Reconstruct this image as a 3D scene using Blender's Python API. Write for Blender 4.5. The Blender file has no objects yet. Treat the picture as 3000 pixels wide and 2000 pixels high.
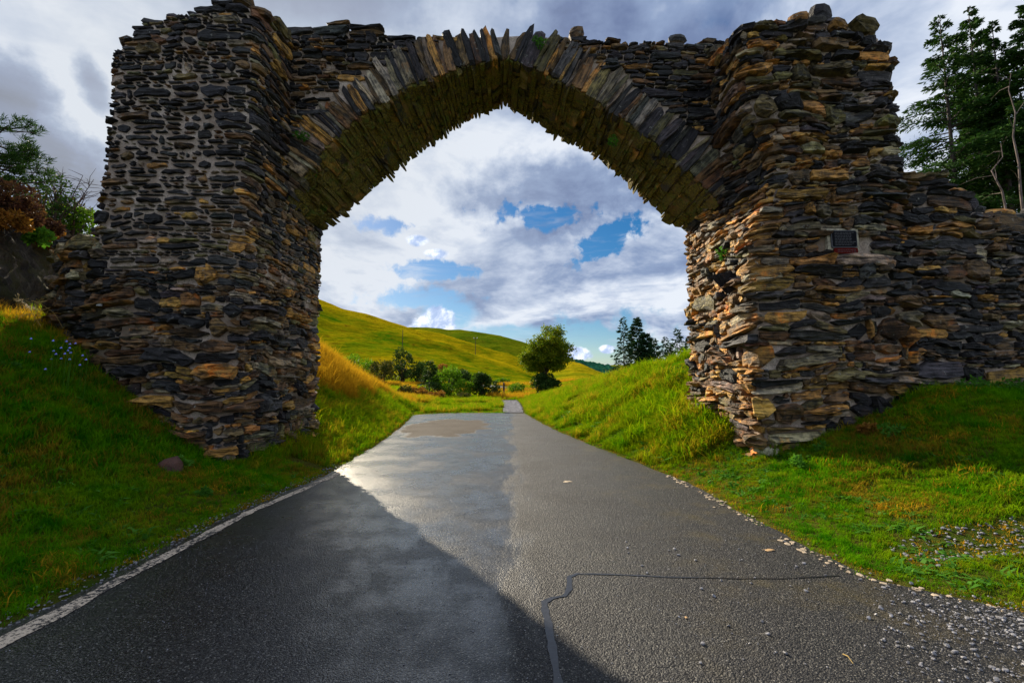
import bpy, math, random
import numpy as np
from mathutils import Vector, Matrix
R = math.radians
rng = np.random.default_rng(11)
random.seed(11)
SC = bpy.context.scene
C = SC.collection

# ---------------------------------------------------------------- camera, sky, sun, exposure
F = 1333.0                      # focal length in pixels of the 3000 px wide photograph
CAM_H = 1.55
TH = math.atan(125 / F)         # camera pitch
cam_d = bpy.data.cameras.new("camera")
cam = bpy.data.objects.new("camera", cam_d); C.objects.link(cam)
cam_d.sensor_width = 36.0; cam_d.lens = 36.0 * F / 3000.0
cam_d.clip_start = 0.05; cam_d.clip_end = 6000
cam.location = (0, 0, CAM_H); cam.rotation_euler = (math.pi / 2 + TH, 0, 0)
SC.camera = cam
SC.view_settings.view_transform = 'Standard'; SC.view_settings.look = 'None'
SC.view_settings.gamma = 1.0; SC.view_settings.use_curve_mapping = False
SC.view_settings.exposure = 0.85
SUN_EL, SUN_AZ = R(28.5), R(-33)  # azimuth measured from +Y towards +X
sun_dir = Vector((math.sin(SUN_AZ) * math.cos(SUN_EL), math.cos(SUN_AZ) * math.cos(SUN_EL), math.sin(SUN_EL)))
sl = bpy.data.lights.new("sun", 'SUN'); sl.energy = 5.0; sl.angle = R(0.6); sl.color = (1.0, 0.87, 0.66)
so = bpy.data.objects.new("sun", sl); C.objects.link(so)
so.rotation_euler = sun_dir.to_track_quat('Z', 'Y').to_euler(); so.location = (-30, 45, 40)
SC.cycles.max_bounces = 6; SC.cycles.diffuse_bounces = 3; SC.cycles.glossy_bounces = 2
SC.cycles.transmission_bounces = 3; SC.cycles.transparent_max_bounces = 4

def cam_dir(px, py):
    u = (px - 1500) / F; v = (1000 - py) / F
    return np.array((u, math.cos(TH) - v * math.sin(TH), math.sin(TH) + v * math.cos(TH)))
def P(px, py, Y):
    d = cam_dir(px, py); k = Y / d[1]
    return np.array((d[0] * k, Y, CAM_H + d[2] * k))
def PZ(px, py, z=0.0):
    d = cam_dir(px, py); k = (z - CAM_H) / d[2]
    return np.array((d[0] * k, d[1] * k, z))

# ---------------------------------------------------------------- node helpers
class NT:
    def __init__(s, tree): s.t = tree; s.n = tree.nodes; s.l = tree.links
    def node(s, typ, **kw):
        n = s.n.new(typ)
        for k, v in kw.items(): setattr(n, k, v)
        return n
    def put(s, sock, v):
        if v is None: return
        if isinstance(v, bpy.types.NodeSocket): s.l.new(v, sock)
        else:
            if hasattr(sock.default_value, '__len__') and not hasattr(v, '__len__'):
                v = [v] * len(sock.default_value)
            if hasattr(sock.default_value, '__len__') and len(sock.default_value) == 4 and len(v) == 3: v = (*v, 1.0)
            sock.default_value = v
    def m(s, op, a, b=None, c=None, clamp=False):
        n = s.node('ShaderNodeMath', operation=op); n.use_clamp = clamp
        for i, v in enumerate((a, b, c)): s.put(n.inputs[i], v)
        return n.outputs[0]
    def vm(s, op, a, b=None, out=0):
        n = s.node('ShaderNodeVectorMath', operation=op)
        s.put(n.inputs[0], a)
        if op == 'SCALE': s.put(n.inputs['Scale'], b)
        elif b is not None: s.put(n.inputs[1], b)
        return n.outputs[out]
    def mix(s, f, a, b, mode='MIX'):
        n = s.node('ShaderNodeMix', data_type='RGBA', blend_type=mode); n.clamp_factor = True
        s.put(n.inputs['Factor'], f); s.put(n.inputs[6], a); s.put(n.inputs[7], b)
        return n.outputs[2]
    def noise(s, vec, scale, detail=4, rough=0.55, dist=0.0, out='Fac'):
        n = s.node('ShaderNodeTexNoise')
        s.put(n.inputs['Vector'], vec); n.inputs['Scale'].default_value = scale
        n.inputs['Detail'].default_value = detail; n.inputs['Roughness'].default_value = rough
        n.inputs['Distortion'].default_value = dist
        return n.outputs[out]
    def voro(s, vec, scale, out='Distance', feature='F1', rand=1.0):
        n = s.node('ShaderNodeTexVoronoi', feature=feature)
        s.put(n.inputs['Vector'], vec); n.inputs['Scale'].default_value = scale
        n.inputs['Randomness'].default_value = rand
        return n.outputs[out]
    def ss(s, x, lo, hi):
        n = s.node('ShaderNodeMapRange', interpolation_type='SMOOTHSTEP')
        s.put(n.inputs['Value'], x); n.inputs['From Min'].default_value = lo; n.inputs['From Max'].default_value = hi
        return n.outputs[0]
    def ramp(s, x, stops):
        n = s.node('ShaderNodeValToRGB'); cr = n.color_ramp
        while len(cr.elements) < len(stops): cr.elements.new(0.5)
        for e, (p, c) in zip(cr.elements, stops): e.position = p; e.color = (*c, 1)
        s.put(n.inputs[0], x); return n.outputs[0]
    def sep(s, v):
        n = s.node('ShaderNodeSeparateXYZ'); s.put(n.inputs[0], v); return n.outputs
    def comb(s, x, y, z):
        n = s.node('ShaderNodeCombineXYZ')
        for i, v in enumerate((x, y, z)): s.put(n.inputs[i], v)
        return n.outputs[0]
    def bump(s, h, strength=0.5, dist=0.02, normal=None):
        n = s.node('ShaderNodeBump'); s.put(n.inputs['Height'], h)
        n.inputs['Strength'].default_value = strength; n.inputs['Distance'].default_value = dist
        if normal is not None: s.put(n.inputs['Normal'], normal)
        return n.outputs[0]
    def attr(s, name, out='Color', typ='GEOMETRY'):
        n = s.node('ShaderNodeAttribute', attribute_name=name, attribute_type=typ); return n.outputs[out]
    def pos(s): return s.node('ShaderNodeNewGeometry').outputs['Position']
    def island(s): return s.node('ShaderNodeNewGeometry').outputs['Random Per Island']
    def rnd(s): return s.node('ShaderNodeObjectInfo').outputs['Random']

def new_mat(name):
    m = bpy.data.materials.new(name); m.use_nodes = True
    nt = NT(m.node_tree); b = m.node_tree.nodes['Principled BSDF']
    return m, nt, b

# ---------------------------------------------------------------- world: Nishita sky behind broken cloud
world = bpy.data.worlds.new("World"); SC.world = world; world.use_nodes = True
def build_world():
    w = NT(world.node_tree); w.n.clear()
    out = w.node('ShaderNodeOutputWorld')
    sky = w.node('ShaderNodeTexSky', sky_type='NISHITA'); sky.sun_disc = False
    sky.sun_elevation = SUN_EL; sky.sun_rotation = SUN_AZ
    sky.air_density = 1.0; sky.dust_density = 0.4; sky.ozone_density = 3.0
    tc = w.node('ShaderNodeTexCoord'); d = w.vm('NORMALIZE', tc.outputs['Generated'])
    x, y, z = w.sep(d)
    az = w.m('ARCTAN2', x, y); el = w.m('ARCSINE', z)
    ae = w.comb(az, el, 0.0)
    def ang(px, py):
        v = cam_dir(px, py); v = v / np.linalg.norm(v)
        return math.atan2(v[0], v[1]), math.asin(v[2])
    # ragged edge offset shared by every cloud and gap
    edge = w.m('SUBTRACT', w.noise(ae, 5.5, 7, 0.6), 0.5)
    edge2 = w.m('SUBTRACT', w.noise(ae, 22, 5, 0.6), 0.5)
    def blob(px, py, wx, wy, e=1.2, e2=0.0, lo=1.0, hi=0.2, tilt=0.0):
        a0, e0 = ang(px, py)
        dx = w.m('SUBTRACT', az, a0); dy = w.m('SUBTRACT', el, e0)
        if tilt: dy = w.m('SUBTRACT', dy, w.m('MULTIPLY', dx, tilt))
        dx = w.m('DIVIDE', dx, wx / F); dy = w.m('DIVIDE', dy, wy / F)
        r = w.m('SQRT', w.m('ADD', w.m('MULTIPLY', dx, dx), w.m('MULTIPLY', dy, dy)))
        r = w.m('ADD', r, w.m('MULTIPLY', edge, e))
        if e2: r = w.m('ADD', r, w.m('MULTIPLY', edge2, e2))
        return w.ss(r, lo, hi)
    def total(items):
        acc = None
        for i in items: acc = i if acc is None else w.m('MAXIMUM', acc, i)
        return acc
    # high, streaky layer: project the direction on a cloud deck
    den = w.m('ADD', w.m('ABSOLUTE', z), 0.22)
    deck = w.comb(w.m('DIVIDE', x, den), w.m('DIVIDE', y, den), 0.0)
    n1 = w.noise(deck, 1.15, 9, 0.58, 0.6)
    n2 = w.noise(w.vm('ADD', deck, (7.3, 2.1, 0.4)), 1.7, 7, 0.56, 0.4)
    n3 = w.noise(w.vm('ADD', deck, (3.1, 9.7, 1.4)), 5.0, 5, 0.6, 0.3)
    gaps = total([blob(1590, 635, 215, 48, 2.4, 1.8), blob(1790, 695, 150, 55, 2.4, 1.8, tilt=.4), blob(1230, 880, 230, 62, 1.7, 1.0),
                  blob(1290, 795, 170, 42, 2.0, 1.2), blob(1120, 660, 110, 40, 2.0, 1.2),
                  blob(1740, 1010, 330, 130, 1.3, .8), blob(1300, 920, 160, 90, .8, .2), w.m('MULTIPLY', blob(2110, 5, 90, 70, 1.6, .6), .45),
                  blob(1500, 985, 300, 60, 1.0, .3)])
    cover = w.ss(w.m('SUBTRACT', w.m('ADD', n1, 0.30), w.m('MULTIPLY', w.m('MULTIPLY', gaps, 0.62), w.m('ADD', 0.55, w.m('MULTIPLY', n3, 0.9)))), 0.20, 0.66)
    wisps = w.ss(w.noise(w.comb(w.m('MULTIPLY', az, 3.0), w.m('MULTIPLY', el, 16.0), 0.7), 2.2, 6, 0.6, .5), 0.5, 0.75)
    cover = w.m('MAXIMUM', cover, w.m('MULTIPLY', wisps, 0.55))
    # lighter and darker parts of the cloud
    shade = w.m('SUBTRACT', w.m('ADD', w.m('MULTIPLY', n2, 1.55), w.m('MULTIPLY', n3, 0.6)), 0.22)
    dark = total([blob(150, 460, 170, 130, 1.3, .5), blob(25, 270, 110, 90, 1.3, .4), blob(280, 270, 55, 70, 1.2, .5, tilt=-.8),
                  blob(235, 560, 120, 60, 1.0, .4)])
    hi_dark = total([blob(980, 20, 420, 130, 1.0), blob(1900, 60, 560, 170, 1.0), blob(1700, 560, 520, 150, 1.2, .4)])
    shade = w.m('SUBTRACT', shade, w.m('MULTIPLY', dark, 0.62))
    shade = w.m('SUBTRACT', shade, w.m('MULTIPLY', hi_dark, 0.36))
    sd = w.vm('DOT_PRODUCT', d, tuple(sun_dir), out='Value')
    glow = w.m('POWER', w.m('MAXIMUM', sd, 0.0), 9.0)
    shade = w.m('ADD', shade, w.m('MULTIPLY', glow, 0.12))
    ccol = w.ramp(shade, [(0.22, (0.040, 0.052, 0.095)), (0.48, (0.085, 0.118, 0.215)), (0.68, (0.155, 0.205, 0.315)), (0.88, (0.33, 0.375, 0.46)), (1.0, (0.46, 0.49, 0.54))])
    ccol = w.mix(w.m('MULTIPLY', glow, 0.55), ccol, (0.36, 0.38, 0.40))
    hs = w.node('ShaderNodeHueSaturation'); hs.inputs['Saturation'].default_value = 1.45; hs.inputs['Value'].default_value = 0.95
    w.put(hs.inputs['Color'], w.vm('SCALE', sky.outputs[0], 1.0))
    skyc = w.vm('SCALE', hs.outputs[0], SKY_STR)
    col = w.mix(cover, skyc, ccol)
    # heaped clouds low over the hills
    cum = total([blob(1272, 950, 74, 60, .7, 1.0, 1.0, .78), blob(1232, 972, 60, 26, .8, .9, 1.0, .75), blob(1690, 1040, 42, 26, .8, 1.1, 1.0, .7),
                 blob(1776, 1022, 28, 14, .7, .9, 1.0, .7), blob(1222, 705, 40, 18, .8, 1.0, 1.0, .5),
                 blob(1280, 742, 40, 16, .8, 1.0, 1.0, .5)])
    cs = w.noise(w.vm('ADD', ae, (0.013, -0.012, 0)), 34, 5, 0.6, .3)
    cumc = w.ramp(cs, [(0.30, (0.17, 0.25, 0.42)), (0.48, (0.32, 0.39, 0.54)), (0.62, (0.64, 0.67, 0.70))])
    col = w.mix(cum, col, cumc)
    # below the horizon the cloud colour simply carries on, dimmed by the land
    low = w.ss(z, 0.0, -0.12)
    col = w.mix(low, col, (0.10, 0.12, 0.12))
    bg = w.node('ShaderNodeBackground'); w.put(bg.inputs['Color'], col); bg.inputs['Strength'].default_value = 1.0
    w.l.new(bg.outputs[0], out.inputs[0])
SKY_STR = 0.052
build_world()
world.cycles.sampling_method = 'MANUAL'; world.cycles.sample_map_resolution = 512

# ---------------------------------------------------------------- mesh helpers
def tag(o, label=None, cat=None, group=None, kind=None):
    if label: o['label'] = label
    if cat: o['category'] = cat
    if group: o['group'] = group
    if kind: o['kind'] = kind
    return o
def empty(name, loc, label=None, cat=None, group=None):
    o = bpy.data.objects.new(name, None); C.objects.link(o); o.location = loc; o.empty_display_size = 0.2
    return tag(o, label, cat, group)
def link(name, me, mat=None, parent=None):
    o = bpy.data.objects.new(name, me); C.objects.link(o)
    if name in ('branches', 'twigs', 'stems', 'stalks', 'seed_heads'): o['kind'] = 'stuff'
    if mat is not None and len(me.materials) == 0: me.materials.append(mat)
    if parent is not None:
        o.parent = parent                      # meshes are in world space
        o.matrix_parent_inverse = Matrix.Translation(parent.location).inverted()
    return o
def mesh_tri(name, V, T, smooth=False, attrs=None):
    V = np.asarray(V, np.float32); T = np.asarray(T, np.int32); k = T.shape[1]
    me = bpy.data.meshes.new(name); me.vertices.add(len(V)); me.vertices.foreach_set('co', V.ravel())
    me.loops.add(T.size); me.loops.foreach_set('vertex_index', T.ravel())
    me.polygons.add(len(T)); me.polygons.foreach_set('loop_start', np.arange(0, T.size, k, dtype=np.int32))
    me.polygons.foreach_set('use_smooth', np.full(len(T), smooth))
    for nm, (typ, arr) in (attrs or {}).items():
        a = me.attributes.new(nm, typ, 'POINT')
        arr = np.asarray(arr, np.float32)
        a.data.foreach_set({'FLOAT': 'value', 'FLOAT_VECTOR': 'vector', 'FLOAT_COLOR': 'color'}[typ], arr.ravel())
    me.update(calc_edges=True)
    return me
def mesh_py(name, V, Fc, smooth=False):
    me = bpy.data.meshes.new(name); me.from_pydata([tuple(map(float, v)) for v in V], [], Fc); me.update()
    if smooth: me.polygons.foreach_set('use_smooth', [True] * len(me.polygons))
    return me
def grid_faces(nu, nv):
    i, j = np.meshgrid(np.arange(nu - 1), np.arange(nv - 1), indexing='ij')
    a = (i * nv + j).ravel()
    return np.stack([a, a + nv, a + nv + 1, a + 1], 1)
def vnoise(x, y, seed=0):
    x = np.asarray(x, float); y = np.asarray(y, float)
    xi = np.floor(x).astype(np.int64); yi = np.floor(y).astype(np.int64); fx = x - xi; fy = y - yi
    def h(a, b):
        n = (a * 374761393 + b * 668265263 + seed * 1442695041) & 0x7fffffff
        n = ((n ^ (n >> 13)) * 1274126177) & 0x7fffffff
        return ((n ^ (n >> 16)) & 0xffff) / 65535.0
    sx = fx * fx * (3 - 2 * fx); sy = fy * fy * (3 - 2 * fy)
    return (h(xi, yi) * (1 - sx) + h(xi + 1, yi) * sx) * (1 - sy) + (h(xi, yi + 1) * (1 - sx) + h(xi + 1, yi + 1) * sx) * sy
def fbm(x, y, seed=0, o=4):
    r = 0; a = 0.5; f = 1.0
    for k in range(o):
        r = r + a * (vnoise(x * f, y * f, seed + k * 17) - 0.5); a *= 0.5; f *= 2.03
    return r
def tube(pts, radii, sides=6):
    pts = [np.asarray(p, float) for p in pts]; V = []; Fc = []
    for i, p in enumerate(pts):
        a = pts[min(i + 1, len(pts) - 1)] - pts[max(i - 1, 0)]; a = a / (np.linalg.norm(a) + 1e-9)
        r = np.cross(a, (0.31, 0.95, 0.05)); 
        if np.linalg.norm(r) < 0.1: r = np.cross(a, (1, 0, 0))
        r /= np.linalg.norm(r); s = np.cross(a, r)
        for k in range(sides):
            t = 2 * math.pi * k / sides; V.append(p + radii[i] * (math.cos(t) * r + math.sin(t) * s))
    for i in range(len(pts) - 1):
        for k in range(sides):
            b = i * sides; c = b + sides; k2 = (k + 1) % sides
            Fc.append((b + k, b + k2, c + k2, c + k))
    Fc.append(tuple(range(sides))[::-1]); Fc.append(tuple((len(pts) - 1) * sides + k for k in range(sides)))
    return V, Fc
class MB:
    def __init__(s): s.V = []; s.F = []
    def add(s, V, Fc):
        b = len(s.V); s.V += list(V); s.F += [tuple(i + b for i in f) for f in Fc]
    def box(s, c, sz, rot=None):
        c = np.asarray(c, float); h = np.asarray(sz, float) / 2
        V = [np.array((x, y, z)) * h for z in (-1, 1) for y in (-1, 1) for x in (-1, 1)]
        if rot is not None: V = [np.array(rot @ Vector(v)) for v in V]
        s.add([c + v for v in V], [(0, 2, 3, 1), (4, 5, 7, 6), (0, 1, 5, 4), (2, 6, 7, 3), (0, 4, 6, 2), (1, 3, 7, 5)])
    def tube(s, p, r, n=6): s.add(*tube(p, r, n))
    def build(s, name, mat, parent=None, smooth=False): return link(name, mesh_py(name, s.V, s.F, smooth), mat, parent)

# ---------------------------------------------------------------- materials
def mat_stone():
    m, n, b = new_mat("slate_stone")
    col = n.attr('tone'); suv = n.attr('suv', 'Vector')
    lay = n.noise(n.vm('MULTIPLY', suv, (2.2, 26.0, 3.0)), 1.0, 5, 0.62, 0.5)
    big = n.noise(suv, 7.0, 4, 0.6)
    fine = n.noise(suv, 46.0, 4, 0.7)
    k = n.m('ADD', n.m('MULTIPLY', lay, 1.0), n.m('MULTIPLY', big, 0.8))
    c = n.mix(n.ss(k, 0.72, 1.10), n.vm('MULTIPLY', col, (0.22, 0.22, 0.24)), n.vm('MULTIPLY', col, (1.9, 1.8, 1.65)))
    c = n.mix(n.m('MULTIPLY', n.ss(fine, .5, .72), .6), c, n.vm('MULTIPLY', c, (.35, .35, .35)))
    rust = n.ss(n.noise(n.pos(), 2.6, 4, 0.65), 0.56, 0.74)
    low_ = n.ss(n.sep(n.pos())[2], 6.5, 3.5); c = n.mix(n.m('MULTIPLY', rust, n.m('ADD', .40, n.m('MULTIPLY', low_, .35))), c, n.vm('MULTIPLY', col, (3.4, 1.9, 0.7)))
    lich = n.m('MULTIPLY', n.ss(n.noise(n.pos(), 9.0, 5, 0.72), 0.61, 0.67), n.ss(fine, 0.42, 0.55))
    c = n.mix(n.m('MULTIPLY', lich, 0.8), c, (0.42, 0.42, 0.36))
    b.inputs['Roughness'].default_value = 0.55
    n.put(b.inputs['Base Color'], c)
    n.put(b.inputs['Roughness'], n.m('ADD', 0.48, n.m('MULTIPLY', big, 0.45)))
    h = n.m('ADD', n.m('MULTIPLY', lay, 1.0), n.m('MULTIPLY', fine, 0.35)); h = n.m('ADD', h, n.m('MULTIPLY', big, 0.9))
    n.put(b.inputs['Normal'], n.bump(h, 1.0, 0.075))
    return m
def mat_mortar():
    m, n, b = new_mat("lime_mortar")
    p = n.pos(); z = n.sep(p)[2]
    a = n.noise(p, 3.0, 6, 0.6); f = n.noise(p, 40, 4, 0.7); g = n.noise(p, 0.7, 3, 0.5)
    c = n.mix(n.ss(a, 0.35, 0.68), (0.36, 0.27, 0.20), (0.74, 0.62, 0.51))
    c = n.mix(n.m('MULTIPLY', n.ss(g, 0.5, 0.65), n.ss(z, 5.2, 3.4)), c, (0.20, 0.135, 0.07))
    c = n.mix(n.ss(f, 0.45, 0.7), c, (0.26, 0.21, 0.17))
    n.put(b.inputs['Base Color'], c); b.inputs['Roughness'].default_value = 0.95
    n.put(b.inputs['Normal'], n.bump(n.m('ADD', f, a), 0.8, 0.03))
    return m
def mat_moss_stone():
    m, n, b = new_mat("mossy_slate")
    col = n.attr('tone'); p = n.pos(); suv = n.attr('suv', 'Vector')
    a = n.noise(p, 2.4, 5, 0.65); f = n.noise(p, 26, 5, 0.7); g = n.noise(p, 7, 3, 0.6)
    moss = n.mix(n.ss(f, 0.35, 0.65), (0.03, 0.027, 0.005), (0.28, 0.215, 0.02))
    moss = n.mix(n.ss(g, 0.5, 0.7), moss, (0.11, 0.15, 0.015))
    c = n.mix(n.ss(n.m('ADD', a, n.m('MULTIPLY', f, 0.3)), 0.48, 0.68), n.vm('MULTIPLY', col, (1.3, 1.15, 0.85)), moss)
    n.put(b.inputs['Base Color'], c); b.inputs['Roughness'].default_value = 0.9
    n.put(b.inputs['Normal'], n.bump(n.m('ADD', n.m('ADD', f, g), a), 1.0, 0.05))
    return m
def mat_ground():
    m, n, b = new_mat("turf"); b.inputs['Specular IOR Level'].default_value = 0.0
    p = n.pos(); a = n.noise(p, 0.55, 6, 0.62); f = n.noise(p, 9, 5, 0.7); g = n.noise(p, 55, 3, 0.7)
    c = n.mix(n.ss(a, 0.36, 0.62), (0.055, 0.095, 0.012), (0.13, 0.12, 0.022))
    c = n.mix(n.ss(f, 0.5, 0.7), c, (0.085, 0.05, 0.018))
    c = n.mix(n.ss(g, 0.5, 0.75), c, (0.03, 0.05, 0.008))
    n.put(b.inputs['Base Color'], c); b.inputs['Roughness'].default_value = 0.95
    n.put(b.inputs['Normal'], n.bump(n.m('ADD', f, g), 1.0, 0.06))
    return m
def mat_blade(name, lo, hi, dry, dry_amt, sc=0.8, transl=0.45):
    m, n, b = new_mat(name)
    p = n.pos(); t = n.attr('tip', 'Fac'); r = n.rnd()
    a = n.noise(p, sc, 4, 0.6); a2 = n.noise(p, sc * 5, 3, 0.6)
    k = n.m('ADD', n.m('MULTIPLY', a, 1.0), n.m('MULTIPLY', n.m('SUBTRACT', r, 0.5), 0.35))
    c = n.mix(n.ss(a2, 0.3, 0.7), lo, hi)
    c = n.mix(n.m('MULTIPLY', n.ss(k, 0.62 - dry_amt, 0.80 - dry_amt), 0.9), c, dry)
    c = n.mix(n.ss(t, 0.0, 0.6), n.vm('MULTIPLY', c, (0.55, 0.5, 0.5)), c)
    n.put(b.inputs['Base Color'], c); b.inputs['Roughness'].default_value = 0.5
    b.inputs['Specular IOR Level'].default_value = 0.0
    tr = n.node('ShaderNodeBsdfTranslucent'); n.put(tr.inputs['Color'], n.vm('MULTIPLY', c, (1.25, 1.2, 0.8)))
    mx = n.node('ShaderNodeMixShader'); mx.inputs[0].default_value = transl
    n.l.new(b.outputs[0], mx.inputs[1]); n.l.new(tr.outputs[0], mx.inputs[2])
    n.l.new(mx.outputs[0], n.n['Material Output'].inputs[0])
    return m
def mat_leaf(name, cols, transl=0.35, sc=1.2):
    m, n, b = new_mat(name)
    r = n.island(); a = n.noise(n.pos(), sc, 3, 0.6)
    k = n.m('ADD', n.m('MULTIPLY', r, 0.55), n.m('MULTIPLY', a, 0.7))
    c = n.ramp(k, [(0.2, cols[0]), (0.55, cols[1]), (0.95, cols[2])])
    n.put(b.inputs['Base Color'], c); b.inputs['Roughness'].default_value = 0.5
    b.inputs['Specular IOR Level'].default_value = 0.03
    tr = n.node('ShaderNodeBsdfTranslucent'); n.put(tr.inputs['Color'], n.vm('MULTIPLY', c, (1.2, 1.2, 0.7)))
    mx = n.node('ShaderNodeMixShader'); mx.inputs[0].default_value = transl
    n.l.new(b.outputs[0], mx.inputs[1]); n.l.new(tr.outputs[0], mx.inputs[2])
    n.l.new(mx.outputs[0], n.n['Material Output'].inputs[0])
    return m
def mat_plain(name, col, rough=0.7, var=0.35, sc=12, bump=0.3, bd=0.01, metal=0.0):
    m, n, b = new_mat(name)
    f = n.noise(n.pos(), sc, 5, 0.65)
    c0 = tuple(x * (1 - var) for x in col); c1 = tuple(x * (1 + var) for x in col)
    n.put(b.inputs['Base Color'], n.mix(n.ss(f, 0.3, 0.7), c0, c1)); b.inputs['Roughness'].default_value = rough
    b.inputs['Metallic'].default_value = metal
    if bump: n.put(b.inputs['Normal'], n.bump(f, bump, bd))
    return m
def mat_bark(name, col):
    m, n, b = new_mat(name)
    f = n.noise(n.vm('MULTIPLY', n.pos(), (9, 9, 2)), 1.5, 5, 0.65)
    n.put(b.inputs['Base Color'], n.mix(n.ss(f, 0.35, 0.65), tuple(x * .5 for x in col), tuple(x * 1.3 for x in col)))
    b.inputs['Roughness'].default_value = 0.9; n.put(b.inputs['Normal'], n.bump(f, 0.8, 0.03))
    return m
def mat_hill(name, green, gold, brown, sc, tilt=0.5):
    m, n, b = new_mat(name)
    p = n.pos(); q = n.vm('MULTIPLY', p, (1, 1, 2.0))
    a = n.noise(q, sc, 6, 0.62, 0.4); f = n.noise(q, sc * 9, 5, 0.65); g = n.noise(q, sc * 34, 4, 0.7)
    k = n.m('ADD', n.m('ADD', n.m('MULTIPLY', a, 1.2), n.m('MULTIPLY', f, 0.55)), n.m('SUBTRACT', n.m('MULTIPLY', n.attr('ridge', 'Fac'), .26), .13))
    c = n.ramp(k, [(0.62, green), (0.80, tuple((x + y) / 2 for x, y in zip(green, gold))), (1.0, gold)])
    c = n.mix(n.m('MULTIPLY', n.ss(f, 0.56, 0.72), 0.7), c, brown)
    ter = n.noise(n.vm('MULTIPLY', p, (.05, .05, .85)), 1.6, 5, .65, .6)
    c = n.mix(n.m('MULTIPLY', n.ss(ter, .47, .62), .6), c, n.vm('MULTIPLY', c, (.42, .50, .35)))
    c = n.mix(n.m('MULTIPLY', n.ss(g, 0.45, 0.7), 0.55), c, n.vm('MULTIPLY', c, (0.45, 0.5, 0.4)))
    n.put(b.inputs['Base Color'], c); b.inputs['Roughness'].default_value = 1.0; b.inputs['Specular IOR Level'].default_value = 0.0
    n.put(b.inputs['Normal'], n.bump(n.m('ADD', n.m('MULTIPLY', g, 0.7), f), 1.0, 1.2))
    return m
def mat_road():
    m, n, b = new_mat("wet_asphalt")
    p = n.pos(); x, y, z = n.sep(p)
    v = n.voro(p, 105, 'Distance'); vc = n.voro(p, 105, 'Color'); v2 = n.voro(p, 47, 'Distance'); g = n.noise(p, 130, 3, 0.7)
    a = n.noise(p, 0.9, 5, 0.6); s = n.noise(n.vm('MULTIPLY', p, (2.6, 0.5, 1)), 1.0, 5, 0.6)
    agg = n.ramp(n.sep(vc)[0], [(0.0, (0.012, 0.012, 0.014)), (0.55, (0.026, 0.026, 0.029)), (0.86, (0.062, 0.06, 0.058)), (1.0, (0.20, 0.19, 0.17))])
    c = n.mix(n.ss(v, 0.35, 0.75), agg, (0.009, 0.009, 0.011))
    # brown mossy tint on the rough right lane, and the drying patch near the far edge
    seam = n.ss(n.m('ADD', x, n.m('MULTIPLY', n.m('SUBTRACT', s, 0.5), 1.5)), -0.2, 0.2)
    moss = n.m('MULTIPLY', n.ss(n.noise(p, 1.3, 6, 0.7), 0.48, 0.7), n.ss(x, 0.3, 2.2))
    c = n.mix(n.m('MULTIPLY', moss, 0.55), c, (0.075, 0.058, 0.022))
    ex = n.m('DIVIDE', n.m('ADD', x, 2.4), 1.5); ey = n.m('DIVIDE', n.m('SUBTRACT', y, 17.0), 3.4)
    rr = n.m('ADD', n.m('SQRT', n.m('ADD', n.m('MULTIPLY', ex, ex), n.m('MULTIPLY', ey, ey))), n.m('MULTIPLY', n.m('SUBTRACT', n.noise(p, 1.2, 5, .6), 0.5), 0.9))
    dry = n.ss(rr, 1.06, 0.94)
    c = n.mix(n.m('MULTIPLY', dry, 0.85), c, (0.085, 0.072, 0.06))
    n.put(b.inputs['Base Color'], c)
    wet = n.m('MULTIPLY', n.m('SUBTRACT', 1.0, seam), n.m('SUBTRACT', 1.0, dry))
    rough = n.m('ADD', n.m('ADD', 0.25, n.m('MULTIPLY', n.ss(a, 0.35, 0.7), 0.14)), n.m('MULTIPLY', n.m('SUBTRACT', 1.0, wet), 0.27))
    rough = n.m('ADD', rough, n.m('MULTIPLY', dry, 0.3))
    n.put(b.inputs['Roughness'], rough)
    n.put(b.inputs['Specular IOR Level'], n.m('SUBTRACT', n.m('ADD', .28, n.m('MULTIPLY', wet, .10)), n.m('MULTIPLY', dry, 0.2)))
    n.put(b.inputs['Coat Weight'], n.m('MULTIPLY', wet, n.m('ADD', .10, n.m('MULTIPLY', n.ss(n.m('ADD', n.m('MULTIPLY', a, .6), n.m('MULTIPLY', n.noise(p, 3.5, 6, .7), .5)), .62, .44), .75)))); b.inputs['Coat Roughness'].default_value = 0.17; b.inputs['Coat IOR'].default_value = 1.33
    h = n.m('ADD', n.m('SUBTRACT', 1.0, v), n.m('MULTIPLY', n.m('SUBTRACT', 1.0, v2), 0.6)); h = n.m('ADD', h, n.m('MULTIPLY', g, 0.25))
    bn = n.node('ShaderNodeBump'); n.put(bn.inputs['Height'], h); bn.inputs['Distance'].default_value = 0.010
    n.put(bn.inputs['Strength'], n.m('ADD', 0.36, n.m('MULTIPLY', seam, 0.44)))
    n.put(b.inputs['Normal'], bn.outputs[0]); n.put(b.inputs['Coat Normal'], n.bump(h, .14, .010))
    return m
def mat_line():
    m, n, b = new_mat("worn_road_paint")
    p = n.pos(); f = n.noise(p, 26, 6, 0.75); v = n.voro(p, 62, 'Distance'); a = n.noise(p, 2.0, 3, .6)
    w = n.ss(n.m('ADD', f, n.m('MULTIPLY', a, 0.4)), 0.68, 0.77)
    c = n.mix(w, (0.64, 0.52, 0.39), (0.03, 0.028, 0.026))
    c = n.mix(n.m('MULTIPLY', n.ss(v, 0.6, 0.8), .6), c, (0.06, 0.055, 0.05))
    n.put(b.inputs['Base Color'], c); b.inputs['Roughness'].default_value = 0.75
    n.put(b.inputs['Normal'], n.bump(n.m('SUBTRACT', f, v), 0.8, 0.01))
    return m
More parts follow.
